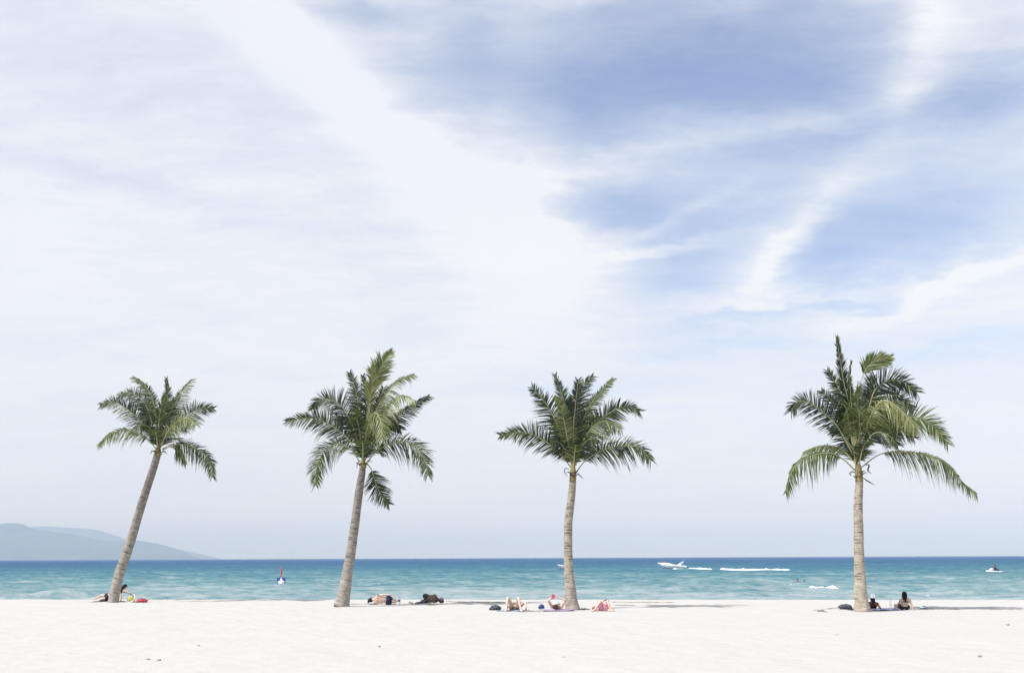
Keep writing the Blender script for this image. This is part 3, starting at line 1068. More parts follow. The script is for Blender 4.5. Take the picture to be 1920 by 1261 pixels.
# ------------------------------------------------------------------ people
SKIN = {'pale': mat('skin_pale', (0.56, 0.37, 0.28), rough=.5, var=.06), 'fair': mat('skin_fair', (0.60, 0.42, 0.33), rough=.5, var=.06),
        'tan': mat('skin_tan', (0.33, 0.19, 0.12), rough=.5, var=.08), 'brown': mat('skin_brown', (0.16, 0.085, 0.05), rough=.5, var=.08)}
HAIR = {'black': mat('hair_black', (0.010, 0.009, 0.012), rough=.75, spec=.2, bump=.4, scale=40), 'brown': mat('hair_brown', (0.045, 0.025, 0.014), rough=.75, spec=.2, bump=.4, scale=40)}
CLOTH = {'black': mat('cloth_black', (0.016, 0.017, 0.024), rough=.8), 'navy': mat('cloth_navy', (0.018, 0.022, 0.06), rough=.85),
         'white': mat('cloth_white', (0.78, 0.78, 0.80), rough=.85, var=.04), 'red': mat('cloth_red', (0.42, 0.05, 0.075), rough=.7),
         'teal': mat('cloth_pale_teal', (0.42, 0.60, 0.62), rough=.8), 'taupe': mat('cloth_taupe', (0.15, 0.105, 0.08), rough=.85),
         'blue': mat('cloth_blue', (0.035, 0.065, 0.22), rough=.75), 'grey': mat('cloth_grey', (0.06, 0.065, 0.085), rough=.85),
         'lilac': mat('cloth_lilac', (0.42, 0.30, 0.46), rough=.9), 'yellow': mat('cloth_yellow', (0.42, 0.40, 0.09), rough=.8),
         'mauve': mat('cloth_mauve', (0.25, 0.17, 0.20), rough=.9), 'skyblue': mat('cloth_sky_blue', (0.20, 0.27, 0.42), rough=.9)}
FLORAL = mat('cloth_pink_floral', (0.62, 0.10, 0.20), rough=.85, col2=(0.80, 0.55, 0.60), scale=22)
NAVYPRINT = mat('cloth_navy_print', (0.03, 0.03, 0.10), rough=.9, col2=(0.40, 0.38, 0.55), scale=12)
EYE_M = mat('eye_dark', (0.02, 0.015, 0.012), rough=.2)

RAD = dict(pelvis=.135, waist=.115, chest=.135, neck=.052, skull=.07, shL=.062, shR=.062, elL=.043, elR=.043, haL=.03, haR=.03,
           hipL=.088, hipR=.088, knL=.058, knR=.058, anL=.037, anR=.037, toL=.032, toR=.032)
EDGES = [('pelvis', 'waist'), ('waist', 'chest'), ('chest', 'neck'), ('neck', 'skull'), ('chest', 'shL'), ('shL', 'elL'), ('elL', 'haL'),
         ('chest', 'shR'), ('shR', 'elR'), ('elR', 'haR'), ('pelvis', 'hipL'), ('hipL', 'knL'), ('knL', 'anL'), ('anL', 'toL'),
         ('pelvis', 'hipR'), ('hipR', 'knR'), ('knR', 'anR'), ('anR', 'toR')]


def person(label, loc, pose, skin, face, hair, s=1.1, rz=0.0, group='people on the beach', girth=0.92):
    """pose: joint -> (x right, y away, z up) in metres; face: direction the face looks; hair: (material, length, hang)"""
    root = empty('person', loc, rz)
    tag(root, label, 'person', group)
    P = {k: Vector(v) * s for k, v in pose.items()}
    P.setdefault('waist', P['pelvis'].lerp(P['chest'], .5))
    P['skull'] = P['neck'].lerp(P['head'], .7)
    names = [k for k in RAD if k in P]
    idx = {k: i for i, k in enumerate(names)}
    me = bpy.data.meshes.new('body')
    me.from_pydata([P[k] for k in names], [(idx[a], idx[b]) for a, b in EDGES if a in idx and b in idx], [])
    tmp = bpy.data.objects.new('tmp_body', me)
    COL.objects.link(tmp)
    md = tmp.modifiers.new('skin', 'SKIN')
    md.use_smooth_shade = True
    sv = me.skin_vertices[0].data
    for k in names:
        r = RAD[k] * s * girth
        sv[idx[k]].radius = (r, r)
        sv[idx[k]].use_root = (k == 'pelvis')
    sb = tmp.modifiers.new('sub', 'SUBSURF')
    sb.levels = sb.render_levels = 2
    dg = bpy.context.evaluated_depsgraph_get()
    ev = tmp.evaluated_get(dg)
    m2 = bpy.data.meshes.new_from_object(ev)
    V = [v.co.copy() for v in m2.vertices]
    Fc = [tuple(p.vertices) for p in m2.polygons]
    bpy.data.objects.remove(tmp)
    bpy.data.meshes.remove(m2)
    mb = MB()
    mb.add(V, Fc)
    gs = s * girth
    for k_, r_ in (('chest', .09), ('shL', .064), ('shR', .064), ('pelvis', .118), ('hipL', .090), ('hipR', .090)):
        if k_ in P:
            mb.ball(P[k_], r_ * gs, seg=14, rings=10)
            if k_[:2] == 'sh':
                mb.ball(P[k_].lerp(P['chest'], .4), .082 * gs, seg=14, rings=10)
    for sd_ in 'LR':                                       # feet: heel, ball and toes
        a_, t_ = P['an' + sd_], P['to' + sd_]
        fd_ = (t_ - a_).normalized()
        fs_ = fd_.cross(Vector((0, 0, 1)) if abs(fd_.z) < .9 else Vector((1, 0, 0))).normalized()
        fn_ = fs_.cross(fd_)
        fr_ = Matrix((fs_, fd_, fn_)).transposed()
        mb.ball(a_ + fd_ * .07 * s, (.042 * s, .115 * s, .034 * s), seg=14, rings=10, rot=fr_)
        for q in range(5):
            p0 = a_ + fd_ * (.155 - .008 * q) * s + fs_ * (-.028 + .014 * q) * s
            mb.tube([p0, p0 + fd_ * .03 * s], [(.012 - .0014 * q) * s, (.009 - .001 * q) * s], seg=6)
    # head with nose, ears, chin
    up = (P['head'] - P['neck']).normalized()
    fd = Vector(face)
    fd = (fd - up * fd.dot(up)).normalized()
    sd = fd.cross(up)
    rot = Matrix((sd, fd, up)).transposed()

    def shape(p):
        k = 1.0
        if p.z < 0:
            k *= 1 - 0.16 * (-p.z)
        nose = max(0, 1 - ((p.x / .16) ** 2 + ((p.z + .12) / .22) ** 2)) if p.y > 0 else 0
        mouth = max(0, 1 - ((p.x / .3) ** 2 + ((p.z + .5) / .10) ** 2)) if p.y > 0 else 0
        eye = max(0, 1 - (((abs(p.x) - .36) / .18) ** 2 + ((p.z - .08) / .14) ** 2)) if p.y > 0 else 0
        return k * (1 + .17 * nose + .03 * mouth - .05 * eye)
    hr = 0.098 * s
    mb.ball(P['head'], (hr * .80, hr * .95, hr * 1.15), seg=24, rings=18, rot=rot, fn=shape)
    for e in (-1, 1):
        mb.ball(P['head'] + rot @ Vector((e * hr * .80, -.05 * hr, -.02 * hr)), (hr * .10, hr * .2, hr * .3), seg=8, rings=6, rot=rot)
    # hands: palm, four fingers and a thumb
    for side in 'LR':
        if 'ha' + side not in P:
            continue
        wri = P['ha' + side]
        d = (wri - P['el' + side]).normalized()
        sx = d.cross(Vector((0, 0, 1)) if abs(d.z) < .9 else Vector((1, 0, 0))).normalized()
        nn = sx.cross(d)
        pr = Matrix((sx, nn, d)).transposed()
        pc = wri + d * .045 * s
        mb.ball(pc, (.040 * s, .016 * s, .055 * s), seg=10, rings=8, rot=pr)
        for q, (off, ln) in enumerate(((-.027, .066), (-.009, .076), (.010, .072), (.028, .055))):
            p0 = pc + sx * off * s + d * .035 * s
            p1 = p0 + d * ln * .5 * s - nn * .008 * s
            p2 = p1 + d * ln * .42 * s - nn * .022 * s
            mb.tube([p0, p1, p2], [.0095 * s, .009 * s, .0065 * s], seg=6)
        t0 = wri + d * .02 * s - sx * .03 * s
        t1 = t0 + (d * .6 - sx * .7) * .04 * s
        mb.tube([t0, t1, t1 + (d * .9 - sx * .2) * .03 * s], [.012 * s, .0105 * s, .008 * s], seg=6)
    mb.build('body', SKIN[skin], root)
    for e in (-1, 1):
        MB().ball(P['head'] + rot @ Vector((e * hr * .30, hr * .83, hr * .10)), hr * .09, seg=8, rings=6).build('eye', EYE_M, root)
    hm_, hang = hair
    mb = MB()

    def cap(p):
        cut = p.y > .35 and p.z < .55
        return 0.86 if cut else 1.0 + .05 * mnoise.noise(p * 3.5)
    mb.ball(P['head'] + rot @ Vector((0, -.10 * hr, .08 * hr)), (hr * .90, hr * .98, hr * 1.16), seg=20, rings=14, rot=rot, fn=cap)
    for c in hang:
        pts = [P['head'] + Vector(p) * s for p in c]
        cc, _ = spline(pts, 8)
        mb.tube(cc, [hr * .62, hr * .70, hr * .74, hr * .70, hr * .62, hr * .5, hr * .36, hr * .14], seg=10, flat=.6)
    mb.build('hair', HAIR[hm_], root)
    return root, P, s, girth


def garment(per, name, segs, material, grow=1.16, add=0.012, label=None):
    """a garment follows the limbs: segs are (joint a, joint b, from, to)"""
    root, P, s, g = per
    mb = MB()
    for (a, b, t0, t1) in segs:
        pts, rr = [], []
        for i in range(7):
            t = t0 + (t1 - t0) * i / 6
            pts.append(P[a].lerp(P[b], t))
            rr.append((RAD[a] * (1 - t) + RAD[b] * t) * s * g * grow + add)
        rr[0] *= 0.98
        mb.tube(pts, rr, seg=14)
    o = mb.build(name, material, root)
    if label:
        o['label'] = label
    return o


def tied(per, name, a, b, t, material, th=.014):
    root, P, s, g = per
    r = (RAD[a] * (1 - t) + RAD[b] * t) * s * g * 1.06 + .006
    c = P[a].lerp(P[b], t)
    d = (P[b] - P[a]).normalized()
    return MB().tube([c - d * th, c + d * th], [r, r], seg=18).build(name, material, root)


def ground(px, py):
    p = G(px, py)
    return Vector((p.x, p.y, 0.0))


# woman reclining behind the leaning palm
b1 = ground(203, 1127.2)
w1 = person('person with long dark hair reclining on one side behind the leaning palm trunk', b1,
            dict(pelvis=(0, 0, .19), chest=(.36, .05, .34), neck=(.56, .06, .50), head=(.66, .05, .60),
                 shL=(.47, .20, .42), elL=(.72, .26, .36), haL=(.93, .18, .24), shR=(.50, -.12, .36), elR=(.60, -.20, .19), haR=(.60, -.24, .03),
                 hipL=(-.08, .06, .24), knL=(-.34, .22, .26), anL=(-.68, .38, .12), toL=(-.82, .42, .10),
                 hipR=(-.06, -.08, .13), knR=(-.30, -.22, .09), anR=(-.10, -.02, .06), toR=(.0, .06, .05)),
            'fair', (.8, .3, -.4), ('black', [[(-.02, -.02, .07), (-.09, -.07, -.06), (-.12, -.12, -.30)]]))
garment(w1, 'bikini_bottom', [('pelvis', 'waist', -.25, .25), ('hipL', 'knL', -.3, .15), ('hipR', 'knR', -.3, .15)], CLOTH['black'])
tied(w1, 'bikini_top', 'waist', 'chest', .85, CLOTH['black'], .04)

# person curled on their side, back to the camera
b2 = ground(716, 1132.5)
w2 = person('person with bare pale back and dark shorts lying curled on one side', b2,
            dict(pelvis=(.22, .05, .15), chest=(-.16, .0, .19), neck=(-.33, .08, .19), head=(-.42, .18, .17),
                 shL=(-.17, -.03, .31), elL=(.08, -.06, .37), haL=(.33, -.05, .36), shR=(-.20, .06, .08), elR=(-.3, .30, .05), haR=(-.15, .45, .04),
                 hipL=(.26, .04, .22), knL=(.30, .42, .20), anL=(.48, .78, .10), toL=(.44, .90, .08),
                 hipR=(.26, .06, .10), knR=(.22, .46, .08), anR=(.40, .84, .05), toR=(.38, .96, .05)),
            'fair', (0, 1, 0), ('black', [[(-.02, -.06, .03), (-.06, -.14, -.02), (-.10, -.2, -.12)]]))
garment(w2, 'shorts', [('pelvis', 'waist', -.3, .35), ('hipL', 'knL', -.2, .75), ('hipR', 'knR', -.2, .75)], CLOTH['navy'], grow=1.25)

b3 = ground(808, 1131)
w3 = person('person in taupe top and dark shorts lying right of the blue-labelled bottle', b3,
            dict(pelvis=(-.16, .0, .21), chest=(.18, .0, .18), neck=(.30, .02, .14), head=(.38, .03, .115),
                 shL=(.16, -.04, .30), elL=(-.02, -.12, .24), haL=(-.18, -.18, .14), shR=(.18, .06, .09), elR=(.1, .30, .06), haR=(.0, .42, .05),
                 hipL=(-.20, .0, .28), knL=(-.28, .36, .30), anL=(-.22, .70, .12), toL=(-.25, .82, .10),
                 hipR=(-.18, .0, .13), knR=(-.24, .40, .10), anR=(-.16, .76, .06), toR=(-.2, .88, .05)),
            'brown', (0, 1, .2), ('brown', []))
garment(w3, 'shirt', [('pelvis', 'chest', .15, 1.0), ('shL', 'elL', -.1, .6)], CLOTH['taupe'], grow=1.14)
garment(w3, 'shorts', [('pelvis', 'waist', -.3, .3), ('hipL', 'knL', -.2, .6), ('hipR', 'knR', -.2, .6)], CLOTH['black'], grow=1.2)
MB().ball(w3[1]['head'] + Vector((.02, -.01, .03)), (.105, .115, .10), seg=14, rings=9).build('cap', CLOTH['mauve'], w3[0])

b4 = ground(966, 1145.6)
w4 = person('person lying on the sand with both bare pale knees raised, beside the grey bag', b4,
            dict(pelvis=(-.02, .42, .12), chest=(0, .86, .13), neck=(0, 1.06, .13), head=(.0, 1.20, .12),
                 shL=(-.17, 1.0, .12), elL=(-.30, .76, .10), haL=(-.26, .52, .05), shR=(.17, 1.0, .12), elR=(.34, .62, .27), haR=(.36, .25, .05),
                 hipL=(-.10, .40, .12), knL=(-.24, .12, .47), anL=(-.29, -.10, .06), toL=(-.31, -.22, .035),
                 hipR=(.07, .40, .12), knR=(.11, .12, .46), anR=(.18, -.10, .06), toR=(.21, -.22, .035)),
            'fair', (0, 0, 1), ('brown', []), s=1.08)
garment(w4, 'bikini_bottom', [('pelvis', 'waist', -.3, .2), ('hipL', 'knL', -.2, .12), ('hipR', 'knR', -.2, .12)], CLOTH['taupe'])
tied(w4, 'bikini_top', 'waist', 'chest', .8, CLOTH['taupe'], .05)

b5 = ground(1044, 1143.5)
w5 = person('dark haired person lying with both arms raised, holding a red phone', b5,
            dict(pelvis=(.0, .72, .12), chest=(.01, .26, .13), neck=(-.02, .06, .15), head=(-.05, -.07, .15),
                 shL=(-.17, .12, .14), elL=(-.29, .02, .33), haL=(-.16, .06, .43), shR=(.18, .12, .13), elR=(.29, .02, .34), haR=(.06, .06, .44),
                 hipL=(-.09, .74, .12), knL=(-.11, 1.14, .14), anL=(-.12, 1.52, .06), toL=(-.15, 1.62, .10),
                 hipR=(.09, .74, .12), knR=(.11, 1.14, .14), anR=(.12, 1.52, .06), toR=(.15, 1.62, .10)),
            'fair', (0, .3, 1), ('brown', [[(.0, -.05, .02), (.0, -.12, -.04), (.02, -.16, -.12)]]), s=1.08)
garment(w5, 'bikini_bottom', [('pelvis', 'waist', -.3, .2), ('hipL', 'knL', -.2, .12), ('hipR', 'knR', -.2, .12)], CLOTH['teal'])
garment(w5, 'bikini_top', [('waist', 'chest', .5, 1.0)], CLOTH['teal'], grow=1.06)
pl = b5 + Vector((-.13, .03, .50))
ph = empty('phone', pl)
tag(ph, 'red backed phone held up by the person lying on the lilac towel', 'phone')
MB().box((0, 0, 0), (.11, .03, .16), Matrix.Rotation(R(-20), 3, 'X')).build('case', CLOTH['red'], ph, smooth=False)
MB().box((0, .02, .006), (.095, .008, .135), Matrix.Rotation(R(-20), 3, 'X')).build('screen', EYE_M, ph, smooth=False)

b6 = ground(1130, 1145.6)
w6 = person('person in pink floral shorts and top lying with knees raised, right of the third palm', b6,
            dict(pelvis=(.0, .26, .12), chest=(-.02, .68, .12), neck=(-.03, .88, .12), head=(-.03, 1.02, .11),
                 shL=(-.20, .8, .11), elL=(-.34, .5, .10), haL=(-.36, .22, .05), shR=(.16, .8, .11), elR=(.32, .48, .12), haR=(.36, .2, .05),
                 hipL=(-.10, .24, .12), knL=(-.05, .10, .36), anL=(-.26, .02, .06), toL=(-.32, -.06, .035),
                 hipR=(.09, .24, .12), knR=(.16, .08, .37), anR=(.27, -.04, .06), toR=(.32, -.14, .035)),
            'fair', (0, 0, 1), ('brown', []), s=1.05)
garment(w6, 'shorts', [('pelvis', 'waist', -.4, .3), ('hipL', 'knL', -.35, .72), ('hipR', 'knR', -.35, .72)], FLORAL, grow=1.3)
garment(w6, 'top', [('waist', 'chest', .2, 1.0)], FLORAL, grow=1.08)

b7 = ground(1637, 1142.4)
w7 = person('dark haired person in a white hat leaning back on their elbows against the rightmost palm', b7,
            dict(pelvis=(.16, .55, .11), chest=(.05, .16, .20), neck=(.0, .02, .31), head=(-.01, .02, .40),
                 shL=(-.13, .10, .24), elL=(-.15, -.08, .05), haL=(-.02, .12, .04), shR=(.19, .08, .22), elR=(.24, -.10, .05), haR=(.30, .14, .04),
                 hipL=(.08, .60, .11), knL=(.12, .98, .22), anL=(.2, 1.34, .06), toL=(.2, 1.44, .1),
                 hipR=(.24, .60, .11), knR=(.30, .98, .14), anR=(.38, 1.36, .06), toR=(.4, 1.46, .1)),
            'brown', (0, 1, .1), ('black', [[(0, -.03, .02), (0, -.09, -.06), (.01, -.10, -.18)]]), s=.95)
garment(w7, 'swimsuit', [('pelvis', 'chest', -.2, .8), ('hipL', 'knL', -.2, .1), ('hipR', 'knR', -.2, .1)], CLOTH['navy'])
hp = w7[1]['head']
MB().lathe([(.115, -.01), (.118, .0), (.098, .012), (.090, .07), (.072, .125), (.036, .15), (.01, .155)], hp + Vector((0, 0, .05)), seg=18).build('hat', CLOTH['white'], w7[0])

b8 = ground(1699, 1142.6)
w8 = person('person with long black hair and bare back sitting leaned on one arm', b8,
            dict(pelvis=(-.01, .14, .12), chest=(.0, .06, .36), neck=(-.03, .05, .46), head=(-.05, .04, .55),
                 shL=(-.16, .07, .36), elL=(-.20, .22, .20), haL=(-.14, .40, .12), shR=(.13, .04, .36), elR=(.20, -.02, .19), haR=(.22, -.04, .03),
                 hipL=(-.10, .20, .11), knL=(-.18, .58, .16), anL=(-.05, .86, .06), toL=(-.02, .96, .04),
                 hipR=(.09, .20, .11), knR=(.16, .60, .16), anR=(.08, .9, .06), toR=(.10, 1.0, .04)),
            'fair', (-.2, 1, 0), ('black', [[(0, -.03, .04), (0, -.10, -.06), (.0, -.12, -.24)], [(-.05, -.02, .02), (-.06, -.06, -.08), (-.04, -.09, -.2)]]), s=.98)
garment(w8, 'bikini_bottom', [('pelvis', 'waist', -.3, .2), ('hipL', 'knL', -.2, .12), ('hipR', 'knR', -.2, .12)], CLOTH['black'])
tied(w8, 'bikini_strap', 'waist', 'chest', .7, CLOTH['black'], .012)

# ------------------------------------------------------------------ things lying on the sand


def towel(label, px, py, size, rz, material, seed, group=None):
    g = ground(px, py)
    rnd = random.Random(seed)

    def fn(u, v):
        x, y = (u - .5) * size[0], (v - .5) * size[1]
        n = mnoise.noise(Vector((x * 3 + seed, y * 3, 0)))
        edge = max(abs(u - .5), abs(v - .5)) * 2
        return (x + .03 * n, y + .03 * mnoise.noise(Vector((x * 4, y * 4 + seed, 3))), .030 + .028 * n + (.02 if edge > .95 else 0) * n)
    mb = MB().grid(26, 20, fn)
    o = mb.build('beach_towel', material, loc=(g.x, g.y, 0.0))
    o.rotation_euler = (0, 0, rz)
    md = o.modifiers.new('thickness', 'SOLIDIFY')
    md.thickness = .012
    tag(o, label, 'towel', group)
    return o


def bag(name, label, cat, px, py, size, material, seed, strap=None, rz=0.0, group=None):
    """a soft bag: slumped body with folds, an opening rim and a strap"""
    g = ground(px, py)
    root = empty(name, (g.x, g.y, 0), rz)
    tag(root, label, cat, group)

    def fn(p):
        f = 1 + .16 * mnoise.noise(p * 1.6 + Vector((seed, 0, 0))) + .10 * mnoise.noise(p * 4 + Vector((0, seed, 0)))
        if p.z < -.3:
            f *= 1.06
        return f
    mb = MB().ball((0, 0, size[2] * .46), (size[0] / 2, size[1] / 2, size[2] / 2), seg=22, rings=14, fn=fn)
    mb.v = [(a, b, max(c, .004)) for a, b, c in mb.v]
    mb.build('body', material, root)
    MB().tube([(-size[0] * .34, -size[1] * .18, size[2] * .80), (0, -size[1] * .22, size[2] * 1.0), (size[0] * .34, -size[1] * .16, size[2] * .74)], .012, seg=6).build('zip', strap or CLOTH['black'], root)
    c, _ = spline([(-size[0] * .35, .0, size[2] * .6), (-size[0] * .55, -size[1] * .3, size[2] * .32), (-size[0] * .3, -size[1] * .62, .02), (size[0] * .2, -size[1] * .60, .02), (size[0] * .42, -size[1] * .2, size[2] * .45)], 16)
    MB().tube(c, .014, seg=6, flat=.5).build('strap', strap or CLOTH['black'], root)
    return root


def bottle(label, px, py, h, labelled, group=None):
    g = ground(px, py)
    root = empty('water_bottle', (g.x, g.y, 0))
    tag(root, label, 'bottle', group)
    r = h * .145
    MB().lathe([(r * .8, 0), (r, .02), (r, h * .35), (r * .92, h * .42), (r, h * .5), (r, h * .68), (r * .75, h * .8), (r * .38, h * .9), (r * .36, h * .94)], seg=16).build('body', PLASTIC, root)
    MB().lathe([(r * .42, h * .93), (r * .42, h * 1.0), (r * .36, h * 1.01)], seg=12).build('cap', CLOTH['skyblue'] if labelled else CLOTH['white'], root)
    MB().lathe([(r * 1.03, h * .40), (r * 1.03, h * .62)], seg=16).build('label', CLOTH['blue'] if labelled else CLOTH['white'], root)
    return root


PLASTIC = bpy.data.materials.new('clear_plastic')
PLASTIC.use_nodes = True
pb = PLASTIC.node_tree.nodes['Principled BSDF']
pb.inputs['Base Color'].default_value = (0.85, 0.92, 0.95, 1)
pb.inputs['Roughness'].default_value = 0.12
pb.inputs['Transmission Weight'].default_value = 0.85
pb.inputs['IOR'].default_value = 1.12

towel('dark towel under the person reclining by the leaning palm', 208, 1127.6, (1.6, .5), .03, CLOTH['navy'], 2)
towel('blue towel under the person with raised knees beside the grey bag', 962, 1144.6, (1.15, .75), .08, CLOTH['skyblue'], 3)
towel('lilac towel under the person holding a red phone', 1045, 1143.2, (1.15, 1.0), .06, CLOTH['lilac'], 4)
towel('navy and white patterned towel stretching out right of the rightmost palm', 1656, 1142.5, (1.0, 1.3), -.15, NAVYPRINT, 6)
towel('dark cloth bunched behind the rightmost palm', 1600, 1142.0, (.55, .5), .3, CLOTH['black'], 7)

bag('beach_bag', 'crumpled red bag lying right of the leaning palm', 'bag', 266, 1129.2, (.50, .40, .20), CLOTH['red'], 1, CLOTH['black'])
yb = bag('beach_bag', 'yellow and white beach bag held by the person behind the leaning palm', 'bag', 246, 1128.8, (.34, .24, .30), CLOTH['yellow'], 2, CLOTH['white'])
MB().tube(spline([(.16, -.05, .36), (.20, -.08, .22), (.12, -.13, .06), (-.06, -.14, .02)], 12)[0], .035, seg=8, flat=.6).build('rim', CLOTH['white'], yb)
bag('beach_bag', 'dark grey bag lying left of the pale rightmost palm', 'bag', 1585, 1141.4, (.50, .34, .19), CLOTH['grey'], 5)
bag('beach_bag', 'grey and black bag on the sand left of the raised knees', 'bag', 929, 1143.8, (.42, .30, .20), CLOTH['grey'], 8)
bag('beach_bag', 'small blue bag in front of the person with the grey cap', 'bag', 793, 1131.0, (.26, .22, .17), CLOTH['blue'], 9, CLOTH['skyblue'])
bag('clothes_bundle', 'black bundle of clothes left of the small blue bag', 'clothes', 785.5, 1131.2, (.30, .22, .08), CLOTH['black'], 10)
bag('clothes_bundle', 'blue bundle with a dark shoe at the edge of the lilac towel', 'clothes', 1015.5, 1141.0, (.22, .2, .18), CLOTH['blue'], 12)
bag('clothes_bundle', 'black bundle resting on the person in pink floral', 'clothes', 1137, 1141.5, (.20, .18, .12), CLOTH['black'], 14).location.z = .24
bag('clothes_bundle', 'pale grey bundle on the sand right of the seated person with long black hair', 'clothes', 1731, 1140.2, (.26, .2, .10), CLOTH['teal'], 15, CLOTH['grey'])
bottle('clear water bottle with a blue label standing between two lying people', 748.5, 1133.2, .34, True)
bottle('plain clear water bottle standing right of the rightmost palm', 1669.5, 1140.0, .30, False)

# flip-flops, stick, scraps
RUBBER = mat('rubber_dark', (0.03, 0.03, 0.035), rough=.7)


def sandal(label, px, py, rz, group):
    g = ground(px, py)
    root = empty('flip_flop', (g.x, g.y, 0), rz)
    tag(root, label, 'flip-flop', group)
    mb = MB()
    out = [(-.035, -.13), (.03, -.13), (.042, -.05), (.05, .06), (.03, .13), (-.02, .14), (-.045, .07), (-.036, -.04)]
    n = len(out)
    mb.add([(x, y, .012) for x, y in out] + [(x, y, .038) for x, y in out],
           [tuple(reversed(range(n))), tuple(range(n, 2 * n))] + [(i, (i + 1) % n, n + (i + 1) % n, n + i) for i in range(n)])
    mb.build('sole', RUBBER, root, smooth=False)
    MB().tube([(-.042, .0, .035), (-.01, .06, .075), (.0, .09, .036)], .007, seg=6).build('thong', CLOTH['black'], root)
    MB().tube([(.045, .0, .035), (.012, .06, .075), (.0, .09, .036)], .007, seg=6).build('thong', CLOTH['black'], root)


sandal('dark flip-flop on the sand just right of the third palm, nearer its trunk', 1092, 1142.5, .5, 'flip-flops right of the third palm')
sandal('dark flip-flop on the sand right of the third palm, nearer the pink clothes', 1099, 1142.3, 1.2, 'flip-flops right of the third palm')
sandal('dark flip-flop lying alone between the bottle and the blue bag', 770.5, 1130.6, .9, None)

STICK = mat('driftwood', (0.09, 0.07, 0.05), rough=.9)
g = ground(1541, 1147)
st = empty('driftwood_stick', (g.x, g.y, 0))
tag(st, 'short dark driftwood stick on the sand left of the rightmost palm', 'stick')
MB().tube([(-.10, .14, .03), (-.02, .02, .045), (.05, -.10, .03), (.12, -.22, .02)], [.012, .017, .015, .006], seg=7).build('branch', STICK, st)
MB().tube([(-.02, .02, .045), (.06, .06, .07), (.10, .10, .05)], [.011, .008, .003], seg=6).build('twig', STICK, st)

STONE = mat('beach_stone', (0.36, 0.34, 0.31), rough=.9, bump=.4)
for (px, py, r, lb) in ((277, 1237, .035, 'small dark stone on the sand at the lower left, left of its pair'), (298, 1238, .032, 'small dark stone on the sand at the lower left, right of its pair'),
                        (1056, 1233, .030, 'lone small brown stone in the middle of the foreground sand'), (372, 1211, .03, 'lone small stone on the sand below the leaning palm'),
                        (711, 1212, .028, 'lone small stone on the sand below the second palm'), (1837, 1230, .03, 'lone small stone at the lower right of the sand'),
                        (1568, 1191, .035, 'lone small stone on the sand below the rightmost palm'), (1890, 1171, .04, 'lone stone on the sand at the right edge'),
                        (1612, 1146.5, .05, 'dark stone at the foot of the rightmost palm')):
    g = ground(px, py)
    o = MB().ball((0, 0, r * .4), (r * 1.3, r, r * .7), seg=10, rings=7, fn=lambda p: 1 + .25 * mnoise.noise(p * 2 + Vector((px, 0, 0)))).build('stone', STONE, loc=(g.x, g.y, 0.005))
    tag(o, lb, 'stone', 'small stones on the sand')

# wisps of dry weed along the top of the beach, some strips drawn in place of palm shadows
rnd = random.Random(8)
WEED_SHADE = mat('weed_and_shade', (0.30, 0.26, 0.20), rough=.9, var=.3)
mb = MB()
for (x0, x1, y0, y1, n) in ((655, 705, 1132.6, 1131.4, 60), (752, 784, 1132.8, 1132, 30), (836, 945, 1127.2, 1128.8, 120), (1150, 1260, 1128.6, 1129.0, 150), (1150, 1190, 1133.6, 1135, 40),
                            (985, 1012, 1145.5, 1145, 30), (1532, 1570, 1144, 1139, 34), (1735, 1800, 1141, 1142, 70), (250, 520, 1123, 1124, 90), (150, 185, 1127, 1128, 14), (800, 815, 1134, 1134.6, 16)):
    for k in range(int(n * .7)):
        t = rnd.random()
        g = ground(x0 + (x1 - x0) * t, y0 + (y1 - y0) * t + rnd.gauss(0, .35))
        z = float(sand_height(np.array([g.x]), np.array([g.y]))[0])
        a = rnd.uniform(-.6, .6)
        L = rnd.uniform(.05, .20)
        mb.tube([(g.x - L * math.cos(a), g.y - L * math.sin(a), z + .01), (g.x, g.y + .03, z + rnd.uniform(.008, .022)), (g.x + L * math.cos(a), g.y + L * math.sin(a), z + .01)],
                [.003, .006, .002], seg=4)
tag(mb.build('weed_and_shade', WEED_SHADE), 'brown wisps of dry seaweed and painted palm shadow along the top of the beach', kind='stuff')

# ------------------------------------------------------------------ flag and sign at the water's edge
RED_F = mat('flag_red', (0.50, 0.06, 0.05), rough=.8, var=.3)
BLUE_S = mat('sign_blue', (0.02, 0.045, 0.30), rough=.5, var=.12)
WHITE_P = mat('white_paint', (0.80, 0.80, 0.82), rough=.45, var=.03)
POLE_M = mat('pole_pale', (0.45, 0.42, 0.36), rough=.6)
ds = 58.0
sb_ = W(527.5, 1094, ds)
gz = float(sand_height(np.array([sb_.x]), np.array([ds]))[0])
k = ds / F
sg = empty('warning_sign', (sb_.x, ds, gz))
tag(sg, 'blue and white warning sign under a furled red flag on a thin pole', 'sign')
zb = sb_.z - gz                                        # bottom edge of the board above the sand
MB().tube([(0, .03, -.3), (0, .03, zb + 33 * k)], [.017, .012], seg=8).build('pole', POLE_M, sg)
MB().box((0, 0, zb + 5.8 * k), (15.4 * k, .02, 11.4 * k)).build('board', BLUE_S, sg, smooth=False)
mb = MB()                                              # white bather on waves
mb.ball((0, -.014, zb + 8.6 * k), (2.0 * k, .006, 2.2 * k), seg=14, rings=8)
mb.tube([(-5.6 * k, -.014, zb + 1.2 * k), (-5.2 * k, -.014, zb + 4.2 * k), (-2.6 * k, -.014, zb + 5.4 * k), (0, -.014, zb + 5.2 * k), (2.6 * k, -.014, zb + 5.4 * k), (5.0 * k, -.014, zb + 4.0 * k), (5.4 * k, -.014, zb + 1.2 * k)],
        [.9 * k, 1.4 * k, 1.5 * k, 1.4 * k, 1.5 * k, 1.4 * k, .9 * k], seg=8, flat=1)
